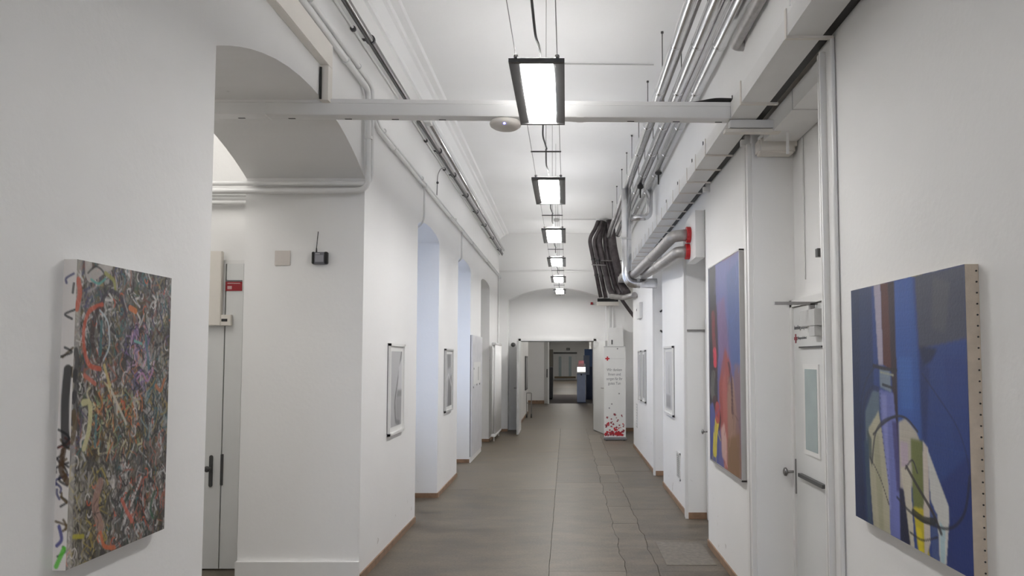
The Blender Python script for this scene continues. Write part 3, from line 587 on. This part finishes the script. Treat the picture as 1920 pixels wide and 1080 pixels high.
def stroke(a, pts, r, c, alpha=.9, asp=1.0):
    """smooth curve through pts (0..1 coords, y down), r in fraction of width"""
    hh, wd, _ = a.shape; P = np.array(pts, float); n = len(P); L_ = []
    for i in range(n-1):
        p0 = P[max(i-1, 0)]; p1 = P[i]; p2 = P[i+1]; p3 = P[min(i+2, n-1)]
        for t in np.linspace(0, 1, 26 if r > .003 and n > 3 else 10):
            L_.append(.5*(2*p1+(p2-p0)*t+(2*p0-5*p1+4*p2-p3)*t*t+(3*p1-p0-3*p2+p3)*t**3))
    Q = np.array(L_)*[wd, hh]; R = max(r*wd, .6); x0, y0 = np.floor(Q.min(0)-R-1).astype(int); x1, y1 = np.ceil(Q.max(0)+R+2).astype(int)
    x0 = max(x0, 0); y0 = max(y0, 0); x1 = min(x1, wd); y1 = min(y1, hh)
    if x1 <= x0 or y1 <= y0: return
    yy, xx = np.mgrid[y0:y1, x0:x1]; d2 = np.full(xx.shape, 1e9)
    for q in Q: d2 = np.minimum(d2, (xx+.5-q[0])**2+(yy+.5-q[1])**2)
    mk = np.clip(R+.5-np.sqrt(d2), 0, 1)[..., None]*alpha; a[y0:y1, x0:x1] = a[y0:y1, x0:x1]*(1-mk)+np.array(c)*mk
def sheet(name, m, parent, a, P):
    """grid mesh coloured per vertex; P(u,v)-> local point, v from the top"""
    hh, wd, _ = a.shape; me = bpy.data.meshes.new(name)
    vs_ = [P((i)/(wd-1), (j)/(hh-1)) for j in range(hh) for i in range(wd)]
    fs = [(j*wd+i, j*wd+i+1, (j+1)*wd+i+1, (j+1)*wd+i) for j in range(hh-1) for i in range(wd-1)]
    me.from_pydata(vs_, [], fs); ca = me.color_attributes.new('col', 'FLOAT_COLOR', 'POINT')
    ca.data.foreach_set('color', np.concatenate([np.clip(a.reshape(-1, 3), 0, 1), np.ones((wd*hh, 1))], 1).ravel())
    me.materials.append(M[m]); o = bpy.data.objects.new(name, me); C.objects.link(o); o.parent = parent; return o
rs = np.random.RandomState(5)
# --- left canvas: dense tangle of short curved strokes
A = blank(190, 300, hexc(92, 88, 84))
pal = [hexc(*c) for c in ((30, 28, 30), (45, 42, 40), (70, 66, 64), (95, 90, 85), (130, 124, 118), (160, 154, 150), (190, 186, 182), (214, 208, 204), (80, 72, 40), (110, 96, 50), (52, 84, 84), (60, 110, 108), (110, 60, 46), (150, 84, 60), (94, 82, 110), (60, 64, 104), (150, 132, 84), (70, 86, 60))]
for k in range(500):
    x, y = rs.rand(2); th = rs.normal(PI/2, .55); l_ = rs.uniform(.03, .10)
    dx, dy = math.cos(th)*l_, math.sin(th)*l_*.7; c = pal[rs.randint(0, 10)]
    stroke(A, [(x-dx, y-dy), (x+rs.normal(0, .02), y), (x+dx, y+dy)], rs.uniform(.012, .035), c, .55)
def region(x, y):
    if (x-.62)**2+((y-.33)*1.2)**2 < .028: return [hexc(150, 120, 160), hexc(120, 90, 150), hexc(200, 160, 190), hexc(90, 90, 120), hexc(190, 120, 80), hexc(40, 40, 60)]
    if .42 < y < .66 and .15 < x < .7: return [hexc(96, 74, 36), hexc(150, 120, 50), hexc(60, 46, 26), hexc(196, 110, 50), hexc(40, 34, 24), hexc(200, 190, 150), hexc(130, 150, 110)]
    if x > .68 and .4 < y < .62: return [hexc(50, 100, 104), hexc(30, 60, 70), hexc(130, 150, 150), hexc(40, 40, 40), hexc(150, 130, 70)]
    if y > .64 and x < .4: return [hexc(140, 132, 110), hexc(120, 116, 96), hexc(170, 164, 150), hexc(84, 80, 60), hexc(170, 150, 60), hexc(60, 56, 50)]
    if y > .62: return [hexc(40, 40, 44), hexc(90, 92, 92), hexc(30, 60, 50), hexc(190, 190, 190), hexc(170, 90, 70), hexc(120, 110, 100)]
    return pal
for k in range(2300):
    x, y = rs.rand(2); p = region(x, y) if k % 4 else pal[:6]; c = p[rs.randint(len(p))]; th = rs.normal(PI/2, .6); l_ = rs.uniform(.02, .06); bend = rs.normal(0, .025)
    dx, dy = math.cos(th)*l_, math.sin(th)*l_*.65
    stroke(A, [(x-dx, y-dy), (x+bend, y+bend*.2), (x+dx, y+dy)], rs.uniform(.002, .008), c*.9+.1*c.mean(), .78)
for k in range(190):
    x, y = rs.rand(2); c = [hexc(215, 210, 206), hexc(20, 20, 26), hexc(20, 20, 26), hexc(30, 28, 30), hexc(210, 90, 50), hexc(50, 110, 120)][rs.randint(6)]; l_ = rs.uniform(.015, .04); a0 = rs.rand()*6.28
    stroke(A, [(x+l_*.7*math.cos(a0+t), y+l_*.6*math.sin(a0+t)) for t in (0, .9, 1.8, 2.7)], .0035, c, .9)
def strokeh(a_, p_, r_, c_, al=.8): stroke(a_, p_, r_*.62, c_, al)
W_, K_, O_ = hexc(222, 216, 210), hexc(22, 22, 26), hexc(196, 84, 50)
strokeh(A, [(.10, .0), (.12, .05), (.22, .02), (.3, .0)], .05, hexc(190, 184, 178), .8)
strokeh(A, [(.10, .04), (.16, .015), (.22, .02), (.26, .04)], .010, K_); strokeh(A, [(.13, .06), (.2, .07), (.26, .05)], .012, hexc(80, 160, 150)); strokeh(A, [(.26, .03), (.34, .05), (.36, .08)], .02, hexc(150, 150, 70))
strokeh(A, [(.20, .16), (.30, .09), (.42, .11), (.48, .17)], .02, hexc(44, 38, 50), .8)
strokeh(A, [(.24, .14), (.12, .17), (.08, .25), (.13, .34), (.24, .36)], .022, O_); strokeh(A, [(.25, .16), (.19, .17), (.16, .26), (.22, .33), (.28, .31)], .03, hexc(50, 28, 22)); strokeh(A, [(.24, .20), (.24, .31)], .02, hexc(60, 110, 112))
strokeh(A, [(.22, .16), (.30, .20), (.32, .28), (.27, .33)], .010, hexc(190, 200, 205)); strokeh(A, [(.28, .35), (.34, .42)], .02, hexc(200, 180, 120)); strokeh(A, [(.10, .38), (.2, .41)], .02, hexc(200, 110, 90))
strokeh(A, [(.52, .14), (.58, .15)], .028, hexc(214, 120, 60)); strokeh(A, [(.54, .22), (.60, .20), (.64, .24)], .008, K_); strokeh(A, [(.58, .26), (.66, .27)], .014, hexc(120, 180, 170)); strokeh(A, [(.70, .24), (.74, .33), (.75, .36)], .022, hexc(60, 110, 120))
strokeh(A, [(.62, .40), (.68, .38), (.74, .41), (.80, .37)], .012, hexc(180, 130, 170)); strokeh(A, [(.84, .43), (.90, .45), (.94, .41)], .02, hexc(180, 110, 70)); strokeh(A, [(.36, .44), (.44, .50), (.52, .56)], .016, hexc(200, 196, 180))
strokeh(A, [(.10, .47), (.16, .48), (.16, .56), (.12, .62)], .03, hexc(206, 200, 150)); strokeh(A, [(.07, .60), (.08, .50), (.14, .48)], .006, K_); strokeh(A, [(.22, .52), (.22, .62)], .02, hexc(70, 120, 126))
strokeh(A, [(.28, .75), (.24, .82), (.30, .90)], .05, hexc(170, 132, 120), .7)
strokeh(A, [(.62, .80), (.54, .84), (.50, .89)], .02, hexc(40, 70, 60)); strokeh(A, [(.70, .77), (.60, .86)], .016, hexc(210, 200, 196)); strokeh(A, [(.50, .83), (.56, .88), (.62, .92)], .022, hexc(196, 100, 80)); strokeh(A, [(.86, .84), (.82, .90), (.86, .94)], .016, hexc(30, 90, 60))
strokeh(A, [(.30, .92), (.34, .97), (.44, .99)], .02, hexc(206, 110, 70)); strokeh(A, [(.06, .90), (.14, .91)], .02, hexc(180, 170, 50))
for s_ in range(7):
    a0 = s_*.9; strokeh(A, [(.24, .85), (.24+.05*math.cos(a0), .85+.03*math.sin(a0)), (.24+.10*math.cos(a0+.4), .85+.05*math.sin(a0+.4))], .004, hexc(50, 44, 40))
poly(A, [(0, 0), (.05, 0), (.045, .6), (.05, 1), (0, 1)], W_, .35, 2)
for k, (y, c) in enumerate(((.07, O_), (.30, K_), (.37, K_), (.44, K_), (.5, hexc(90, 70, 30)))): stroke(A, [(.02, y), (.035, y+.04), (.015, y+.09)], .02, c, .8)
y0, y1, z0, z1, th = 2.24, 2.78, 1.018, 1.95, .04
ART = thing('abstract_stroke_painting', (LX, 2.51, 1.018), 'large unframed canvas of tangled multicoloured strokes on the near left wall', 'painting')
HH = z1-z0
sheet('painted_face', 'canvas', ART, A, lambda u, v: (th, -.27+.54*u, HH*(1-v)))
E = blank(16, 300, W_)
for k in range(26):
    y = rs.rand(); c = [K_, O_, hexc(60, 60, 110), hexc(90, 70, 30), K_][rs.randint(5)]; stroke(E, [(rs.rand(), y), (rs.rand(), y+.015), (rs.rand(), y+.03)], .08, c, .85)
stroke(E, [(.6, .36), (.5, .45), (.55, .55), (.7, .6)], .3, K_); stroke(E, [(.5, .62), (.4, .68), (.9, .72)], .2, hexc(80, 56, 30)); stroke(E, [(.4, .86), (.6, .9), (.3, .92)], .12, hexc(60, 60, 130)); stroke(E, [(.8, .93), (.3, .985)], .16, hexc(90, 190, 50))
sheet('painted_edge', 'canvas', ART, E, lambda u, v: (th*u, -.27, HH*(1-v)))
B(.002, th-.001, -.2695, .27, .0, HH).build('stretcher', 'white', ART)

# --- right canvas: blue ground with tubes, cream shapes and a yellow band
Bc = blank(210, 260, hexc(34, 62, 128)); G = lambda r, g, b_: hexc(r, g, b_)
poly(Bc, [(0, 0), (.24, 0), (.24, 1), (0, 1)], G(24, 48, 96), 1, 4); poly(Bc, [(0, 0), (.10, 0), (.08, .55), (.12, 1), (0, 1)], G(20, 36, 74), .7, 6)
poly(Bc, [(.44, 0), (.62, 0), (.68, .6), (.44, .6)], G(44, 82, 156), 1, 5); poly(Bc, [(.48, .3), (.6, .3), (.6, .5), (.5, .5)], G(60, 104, 176), .6, 12)
poly(Bc, [(.64, 0), (1, 0), (1, .24), (.66, .27)], G(66, 70, 88), 1, 4); poly(Bc, [(.78, .02), (.9, .05), (.86, .22), (.76, .2)], G(86, 86, 92), .6, 8); poly(Bc, [(.66, .26), (.8, .27), (.76, .31), (.68, .34)], G(14, 22, 50), .8, 4)
poly(Bc, [(.66, .3), (.74, .34), (.7, .6), (.66, .6)], G(24, 44, 100), .8, 6); poly(Bc, [(.78, .74), (1, .6), (1, 1), (.80, 1)], G(26, 44, 108), .8, 8); poly(Bc, [(.84, .3), (1, .3), (1, .6), (.9, .6)], G(30, 54, 120), .7, 8)
# rod: red brown above, lilac below
poly(Bc, [(.26, 0), (.33, 0), (.34, .33), (.29, .33)], G(168, 160, 178), 1, 2); poly(Bc, [(.33, 0), (.45, 0), (.45, .36), (.34, .33)], G(86, 40, 34), 1, 1); poly(Bc, [(.40, 0), (.46, 0), (.47, .7), (.43, .7)], G(42, 26, 40), 1, 2)
poly(Bc, [(.30, .34), (.40, .35), (.41, .44), (.30, .42)], G(120, 134, 150), 1, 2); stroke(Bc, [(.24, .335), (.34, .345), (.46, .35)], .010, G(30, 26, 30)); stroke(Bc, [(.31, .36), (.43, .37)], .006, G(160, 160, 140)); stroke(Bc, [(.33, .41), (.42, .42)], .008, G(28, 30, 40))
poly(Bc, [(.29, .43), (.43, .44), (.48, .78), (.46, 1), (.36, 1), (.33, .78)], G(104, 112, 176), 1, 2); poly(Bc, [(.31, .45), (.36, .45), (.38, .9), (.36, .9)], G(134, 140, 196), .8, 4); poly(Bc, [(.41, .55), (.46, .55), (.5, .8), (.44, .82)], G(56, 46, 100), .8, 3)
# cream left leg with grey ring
poly(Bc, [(.14, .53), (.22, .44), (.29, .44), (.29, .60), (.18, .66), (.14, .66)], G(92, 110, 126), 1, 4); stroke(Bc, [(.10, .60), (.14, .48), (.22, .43), (.28, .43)], .014, G(30, 44, 80), .7)
poly(Bc, [(.17, .60), (.28, .52), (.31, .60), (.36, .80), (.37, 1), (.20, 1), (.17, .78)], G(178, 174, 150), 1, 2); poly(Bc, [(.22, .66), (.27, .6), (.30, .8), (.31, 1), (.26, 1)], G(150, 148, 118), .6, 5); poly(Bc, [(.15, .60), (.2, .64), (.2, .76), (.17, .72)], G(70, 84, 84), .9, 2)
stroke(Bc, [(.18, .72), (.28, .79), (.36, .88)], .006, G(60, 56, 60))
poly(Bc, [(.12, .66), (.17, .64), (.18, 1), (.14, 1)], G(60, 84, 104), .7, 3)
# right bundle: cream cap, green-yellow band
poly(Bc, [(.47, .55), (.53, .53), (.62, .57), (.66, .62), (.66, .76), (.47, .80)], G(176, 170, 158), 1, 2); stroke(Bc, [(.22, .62), (.32, .57), (.44, .53), (.54, .53), (.63, .57)], .006, G(50, 50, 60))
poly(Bc, [(.48, .62), (.55, .62), (.54, .8), (.49, .8)], G(178, 162, 178), .9, 3)
poly(Bc, [(.48, .72), (.56, .70), (.58, 1), (.54, 1)], G(190, 184, 168), 1, 1); poly(Bc, [(.57, .60), (.67, .60), (.67, .84), (.58, .86)], G(108, 116, 64), 1, 3); poly(Bc, [(.58, .85), (.67, .84), (.70, 1), (.61, 1)], G(190, 174, 34), 1, 2); poly(Bc, [(.60, .92), (.64, .92), (.66, 1), (.62, 1)], G(214, 196, 30), 1, 2)
poly(Bc, [(.46, .80), (.50, .80), (.55, 1), (.46, 1)], G(14, 22, 56), 1, 2)
poly(Bc, [(.67, .60), (.71, .62), (.71, .95), (.68, 1), (.66, 1)], G(196, 186, 176), 1, 1); poly(Bc, [(.70, .62), (.80, .74), (.85, .80), (.845, .86), (.82, 1), (.77, 1), (.76, .84), (.72, .80)], G(196, 196, 192), 1, 1); poly(Bc, [(.715, .84), (.765, .84), (.775, 1), (.72, 1)], G(66, 84, 134), 1, 1); poly(Bc, [(.78, .86), (.82, .88), (.81, 1), (.78, 1)], G(166, 190, 196), 1, 1)
stroke(Bc, [(.52, .72), (.58, .68), (.62, .72)], .005, G(40, 34, 60)); stroke(Bc, [(.53, .71), (.62, .77), (.73, .84), (.79, .90)], .009, G(50, 44, 50)); stroke(Bc, [(.44, .84), (.56, .875), (.70, .885), (.85, .87), (.95, .80), (.99, .68)], .007, G(24, 26, 44), .8); stroke(Bc, [(.58, .87), (.66, .88), (.74, .87)], .016, G(36, 40, 34)); stroke(Bc, [(.55, .95), (.65, .955), (.76, .92)], .006, G(30, 30, 34))
stroke(Bc, [(.08, .62), (.10, .48), (.18, .38), (.28, .33)], .006, G(22, 34, 66), .7); stroke(Bc, [(.68, .36), (.80, .44), (.93, .54), (.99, .66), (.98, .74)], .005, G(22, 34, 80), .6)
stroke(Bc, [(.20, .74), (.24, .62), (.32, .56), (.44, .53)], .008, G(40, 42, 56), .8); stroke(Bc, [(.30, .42), (.31, .6), (.37, .8)], .005, G(50, 50, 110), .7)
Bc = np.clip(Bc*(1+.06*rs.randn(260, 1, 1)*.4+.10*np.cumsum(rs.randn(1, 210, 1), 1)*.1), 0, 1)
Bc = Bc[:, ::1]
BP = thing('blue_tube_painting', (RX, 2.69, .99), 'large unframed blue canvas with cream and yellow tube shapes on the near right wall', 'painting')
sheet('painted_face', 'canvas', BP, Bc, lambda u, v: (-.042, .45-.9*u, .945*(1-v)))
B(-.0415, -.001, -.4495, .4495, 0, .9445).build('stretcher', 'raw', BP)
B(-.0415, -.0005, -.4510, -.4496, 0, .945).build('raw_edge', 'raw', BP)
for k in range(28): MB().lathe((-.008, -.4525, .02+k*.0335), [(.0028, -.001), (.0028, .002)], 'y', 8).build('tack', 'black', BP)

# --- second right painting: dark figure on violet with red and yellow
Cc = blank(90, 240, G(90, 90, 146))
poly(Cc, [(0, 0), (.26, 0), (.30, .5), (.30, 1), (0, 1)], G(30, 24, 36), 1, 3); poly(Cc, [(.3, 0), (1, 0), (1, .3), (.8, .35), (.5, .3)], G(92, 98, 156), 1, 8); poly(Cc, [(.62, .08), (1, .04), (1, .55), (.74, .5), (.66, .3)], G(70, 92, 150), .9, 8); poly(Cc, [(.3, .2), (.55, .18), (.7, .5), (.4, .55)], G(120, 88, 128), .8, 8)
poly(Cc, [(.12, .25), (.3, .2), (.34, .46), (.22, .62), (.12, .52)], G(50, 20, 30), .9, 5); stroke(Cc, [(.16, .25), (.18, .38), (.24, .46)], .06, G(116, 26, 32), .9); stroke(Cc, [(.2, .44), (.22, .5)], .06, G(206, 40, 70)); stroke(Cc, [(.15, .56), (.10, .64), (.2, .7)], .07, G(96, 96, 90), .8)
poly(Cc, [(.34, .60), (.56, .42), (.72, .5), (.82, .7), (.86, 1), (.5, 1), (.36, .8)], G(150, 64, 60), 1, 6); poly(Cc, [(.45, .6), (.55, .52), (.62, .7), (.6, 1), (.5, 1)], G(170, 92, 84), .8, 5); poly(Cc, [(.62, .56), (.8, .56), (.95, .8), (1, 1), (.6, 1)], G(150, 116, 100), 1, 6)
poly(Cc, [(.82, .5), (1, .5), (1, .95), (.86, .9)], G(130, 96, 98), .8, 6); poly(Cc, [(.62, .85), (.95, .8), (.95, 1), (.6, 1)], G(128, 94, 60), .9, 6); stroke(Cc, [(.66, .5), (.74, .58), (.76, .72)], .03, G(70, 24, 40)); stroke(Cc, [(.20, .70), (.3, .76), (.28, .8)], .10, G(60, 16, 30))
poly(Cc, [(.0, .72), (.12, .7), (.34, .86), (.30, 1), (0, 1)], G(66, 76, 142), 1, 2); stroke(Cc, [(.26, .79), (.20, .86), (.17, .95)], .07, G(214, 196, 40)); stroke(Cc, [(.28, .72), (.28, .77)], .08, G(170, 50, 60)); poly(Cc, [(.40, .82), (.5, .78), (.58, .86), (.58, .97), (.42, .95)], G(196, 158, 150), 1, 3)
for k in range(160):
    x, y = rs.rand(2); ix = int(x*89); iy = int(y*239); c = Cc[iy, ix]*rs.uniform(.75, 1.3); stroke(Cc, [(x, y), (x+rs.normal(0, .03), y+.03), (x+rs.normal(0, .05), y+.07)], .012, np.clip(c, 0, 1), .5)
VP = thing('violet_figure_painting', (RX, 5.76, .80), 'tall violet and red canvas with a yellow streak on the first right pier', 'painting')
sheet('painted_face', 'canvas', VP, Cc, lambda u, v: (-.034, .56-1.12*u, 1.61*(1-v)))
B(-.0335, -.001, -.5595, .5595, .0, 1.6095).build('stretcher', 'grey', VP)
B(-.036, 0, -.572, -.5605, -.01, 1.62).box(-.036, 0, .5605, .572, -.01, 1.62).box(-.036, 0, -.572, .572, -.012, -.0005).box(-.036, 0, -.572, .572, 1.6105, 1.62).build('edge_frame', mat('aluminium_edge', (.45, .44, .43), .4, .4), VP)

# --- framed photographs
def framed(side, y0, y1, z0, z1, art, label, fm='white', fw=.022):
    x = LX if side > 0 else RX; t = thing('framed_picture', (x, (y0+y1)/2, z0), label, 'picture', 'framed pictures along the corridor'); hw = (y1-y0)/2; hz = z1-z0; s = side
    def bx(a, b, *r): return (min(s*a, s*b), max(s*a, s*b))+r
    B(*bx(0, .028, -hw, -hw+fw, 0, hz)).box(*bx(0, .028, hw-fw, hw, 0, hz)).box(*bx(0, .028, -hw, hw, 0, fw)).box(*bx(0, .028, -hw, hw, hz-fw, hz)).build('frame', fm, t)
    B(*bx(0, .006, -hw-.003, hw, -.002, hz)).build('backing_board', 'text', t)
    B(*bx(.006, .012, -hw+fw, hw-fw, fw, hz-fw)).build('mount', 'banner', t)
    m_ = fw+.045
    sheet('print', 'print', t, art, lambda u, v: (s*.0135, (-hw+m_+(2*hw-2*m_)*u)*s, m_+(hz-2*m_)*(1-v)))
    return t
g = lambda v: np.array([v, v, v*1.02])
a1 = blank(40, 60, g(.42)); poly(a1, [(0, 0), (.9, 0), (.35, 1), (0, 1)], g(.5), 1, 2); stroke(a1, [(.95, 0), (.7, .3), (.42, .62), (.38, .75)], .035, g(.08)); poly(a1, [(.6, .54), (1, .54), (1, .62), (.55, .62)], g(.25), 1, 1); poly(a1, [(.72, .2), (1, .1), (1, .52), (.62, .52)], g(.62), 1, 1); stroke(a1, [(.4, .72), (.48, .92), (.8, .96)], .05, g(.2)); poly(a1, [(.5, .64), (1, .64), (1, .9), (.6, .9)], g(.36), 1, 3)
framed(1, 6.34, 6.90, .98, 1.775, a1, 'white-framed grey photograph on the nearest left pier')
a2 = blank(40, 60, g(.5)); poly(a2, [(.2, 0), (.8, 0), (.8, .25), (.3, .3)], g(.22), 1, 3); poly(a2, [(.4, .5), (1, .4), (1, 1), (.3, 1)], g(.2), 1, 3); stroke(a2, [(.1, .5), (.5, .4), (.9, .6)], .04, g(.7))
framed(1, 9.27, 9.87, .965, 1.765, a2, 'white-framed dark grey photograph on the second left pier', 'grey')
a3 = blank(40, 60, g(.62)); stroke(a3, [(.5, .25), (.48, .5), (.55, .7)], .03, g(.35)); poly(a3, [(.05, .75), (.7, .75), (.7, .97), (.05, .97)], g(.38), 1, 1)
framed(-1, 8.61, 9.33, .965, 1.79, a3, 'pale framed picture on the second right pier')
a4 = blank(40, 60, g(.35)); poly(a4, [(0, 0), (.4, 0), (.5, 1), (0, 1)], g(.6), 1, 3)
framed(-1, 12.30, 12.76, .935, 1.772, a4, 'left one of two close grey pictures on the far right pier', 'grey')
a5 = blank(40, 60, g(.5)); stroke(a5, [(.5, 0), (.55, .5), (.4, 1)], .12, g(.22))
framed(-1, 11.64, 12.14, .94, 1.772, a5, 'right one of two close grey pictures on the far right pier', 'grey')
a6 = blank(20, 30, g(.08)); stroke(a6, [(.3, .1), (.6, .5), (.4, .9)], .12, g(.3))
t = thing('framed_picture', (-1.15, 21.0, .75), 'dark narrow picture on the left wall beyond the double doors', 'picture', 'framed pictures along the corridor')
B(0, .03, -.5, .5, 0, .95).build('frame', 'dark', t); sheet('print', 'print', t, a6, lambda u, v: (.031, -.45+.9*u, .05+.85*(1-v)))
t = thing('ventilation_grille', (RX, 8.33, .30), 'grey ventilation grille low on the second right pier', 'grille')
B(-.008, 0, -.13, -.105, 0, .3).box(-.008, 0, .105, .13, 0, .3).box(-.008, 0, -.13, .13, 0, .02).box(-.008, 0, -.13, .13, .28, .3).build('frame', 'white', t); B(-.002, 0, -.105, .105, .02, .28).build('back', 'dark', t)
for k in range(12): B(-.007, -.002, -.105, .105, .025+k*.0212, .038+k*.0212).build('slat', 'grey', t)
t = thing('ventilation_grille', (RX, 13.2, .42), 'narrow grille low on the far right pier', 'grille')
B(-.008, 0, -.10, .10, 0, .42).build('frame', 'grey', t)
for k in range(8): B(-.012, -.008, -.08, .08, .03+k*.048, .055+k*.048).build('slat', 'white', t)
t = thing('wall_control_unit', (RX, 12.6, 2.31), 'small white control box high on the far right pier', 'control box')
B(-.05, 0, -.42, .10, 0, .26).build('casing', 'white', t, bev=.006); MB().lathe((-.055, .05, .16), [(.02, 0), (.02, .012)], 'x', 12).build('dial', 'dark', t)
for z, rz, lab in ((2.28, .6, 'upper'), (1.96, -.6, 'lower')):
    t = tag(B(-.05, .05, -.012, .012, -.012, .012).build('wall_hook', 'black'), lab+' black hook on the jamb of the third right recess', 'hook'); t.location = (1.37, 10.475, z+.05); t.rotation_euler = (0, -rz, 0)

# ------------------------------------------------------------------ banner
t = thing('rollup_banner', (.975, 15.0, 0), 'white roll-up banner with a red cross and red flowers by the right door leaf', 'banner')
B(-.225, .235, -.09, .09, .012, .06).build('base_cassette', 'steel', t, bev=.008)
for x in (-.17, .18): B(x-.02, x+.02, -.12, .12, 0, .014).build('foot', 'dark', t)
B(-.215, .22, -.004, -.001, .06, 1.87).build('printed_sheet', 'banner', t)
B(-.22, .225, -.012, .006, 1.865, 1.885).build('top_rail', 'grey', t)
MB().tube([(0, .03, .05), (0, .01, 1.87)], .008, 8).build('support_pole', 'steel', t)
MB().prism(cross(.085), 'y', 0, -.002).build('red_cross_emblem', 'redprint', t, loc=(-.145, -.004, 1.635))
B(-.09, .20, -.0055, -.004, 1.632, 1.637).build('logo_line', 'grey', t)
MB().prism(cross(.03), 'y', 0, -.002).build('small_emblem', 'text', t, loc=(.06, -.004, 1.835))
RT = (PI/2, 0, 0)
for k, s_ in enumerate(('Wir danken', 'Ihnen und', 'sorgen für Ihr', 'gutes Tun')): textmesh(s_, .078, 'text', t, (-.005, -.005, 1.385-.091*k), RT, sx=.74 if k == 2 else .82)
rb = random.Random(3)
for k in range(95):
    f = rb.random()**1.9; z = .10+f*.42; x = rb.uniform(-.19, .195)
    if z > .33 and abs(x+.12) > .07 and abs(x-.08) > .09: continue
    s_ = rb.uniform(.022, .05) if z > .22 else rb.uniform(.035, .06)
    o = MB().prism(cross(s_), 'y', 0, -.001-.00002*k).build('red_flower_print', 'maroon' if rb.random() < (.75 if z > .25 else .3) else 'redprint', t, loc=(x, -.0042, z)); o.rotation_euler = (0, rb.uniform(0, 1.5), 0)
for x, z in ((.09, .93), (-.06, .72), (-.11, .64)): MB().prism(cross(.032), 'y', 0, -.001).build('red_flower_print', 'text', t, loc=(x, -.0042, z))

# ------------------------------------------------------------------ beyond the double doors
t = thing('wheeled_frame', (-1.0, 20.6, 0), 'thin metal frame on castors just beyond the left door leaf', 'trolley')
MB().tube([(-.11, 0, .68), (.03, 0, .68), (.03, 0, .08)], .013, 8, .03).build('upright', 'steel', t); MB().tube([(.03, .0, .40), (-.11, 0, .40)], .01, 8).tube([(-.10, 0, .68), (-.10, 0, .08)], .011, 8).build('side_bar', 'steel', t)
for x in (.03, -.10): MB().lathe((x, 0, .055), [(.02, -.02), (.055, -.018), (.055, .018), (.02, .02)], 'x', 16).build('castor', 'dark', t, smooth=True)
t = thing('information_kiosk', (.55, 27.5, .03), 'pale blue information kiosk with a lit screen beyond the doors', 'kiosk')
B(-.16, .16, -.15, .15, .0, 1.10).build('body', 'blue', t, bev=.01); B(-.14, .17, -.13, .15, -.03, 0).build('base', 'navy', t)
MB().hexa([(-.17, -.22, 1.06), (.16, -.22, 1.06), (.16, .1, 1.10), (-.17, .1, 1.10), (-.15, -.18, 1.16), (.15, -.18, 1.16), (.15, .12, 1.40), (-.15, .12, 1.40)]).build('console', 'grey', t)
B(-.15, .15, -.20, -.19, 1.10, 1.28).build('screen', 'screen', t); B(-.10, .10, -.02, .02, 1.38, 1.52).build('red_header', mat('kiosk_red', (.7, .25, .28), .4), t)
B(-.13, .08, -.21, -.205, 1.30, 1.42).build('poster', mat('kiosk_pink', (.75, .4, .42), .4), t); MB().lathe((0, -.152, 1.0), [(.03, -.004), (.03, .004)], 'y', 12).build('button', 'black', t)
t = thing('blue_display_wall', (1.02, 29.5, 0), 'tall blue display panels behind the kiosk', 'panel')
B(-.30, .20, 0, .06, 1.30, 2.0).build('upper_panel', 'panelblue', t); B(-.34, -.1, -.05, 0, .98, 1.75).build('white_poster', 'blue', t); B(-.24, .2, .0, .1, 0, 1.30).build('dark_lower_panel', 'navy', t)
t = thing('exit_sign', (.13, 56, 2.22), 'small dark exit sign above the far double doors', 'sign')
B(-.14, .14, -.06, 0, 0, .18).build('casing', 'dark', t); textmesh('EXIT', .10, 'banner', t, (0, -.062, .05), RT)
t = thing('dark_cabinet', (-.66, 30, 0), 'dark low cabinet against the lobby wall beyond the far doorway', 'cabinet')
B(-.34, .12, -.4, .4, .05, 1.28).build('body', 'dark', t, bev=.01); B(-.34, .10, -.38, .38, 0, .05).build('plinth', 'black', t)
t = thing('tall_locker', (-.86, 40, 0), 'tall dark narrow locker farther down the lobby wall', 'cabinet')
B(-.2, .14, -.3, .3, .0, 2.1).build('body', mat('locker_brown', (.16, .15, .13), .5), t, bev=.01); B(.14, .15, -.25, .25, .1, 2.0).build('locker_door', 'dark', t)
for k, y in enumerate((18.6, 21.6, 24.6)):
    t = thing('ceiling_light', (-.1, y, 3.2), 'surface ceiling light beyond the double doors, '+['first', 'second', 'third'][k]+' from them, hidden by the door head', 'lamp')
    B(-.3, .3, -.3, .3, -.05, 0).build('casing', 'white', t); B(-.27, .27, -.27, .27, -.056, -.05).build('diffuser', emit('lobby_light', (1, .97, .93), 9), t)
for k, y in enumerate((34, 42, 50)):
    t = thing('ceiling_light', (.1, y, 3.2), 'surface ceiling light in the far lobby, '+['nearest', 'middle', 'farthest'][k]+', hidden by the door head', 'lamp')
    B(-.4, .4, -.4, .4, -.05, 0).build('casing', 'white', t); B(-.37, .37, -.37, .37, -.056, -.05).build('diffuser', emit('lobby_light', (1, .97, .93), 14), t)
t = thing('ceiling_light', (-3.1, 4.2, H), 'surface light on the vestibule ceiling, hidden by the near left wall', 'lamp')
B(-.5, .6, -.9, .9, -.05, 0).build('casing', 'white', t); B(-.48, .58, -.88, .88, -.056, -.05).build('diffuser', emit('vestibule_light', (1, .97, .93), 2.8), t)
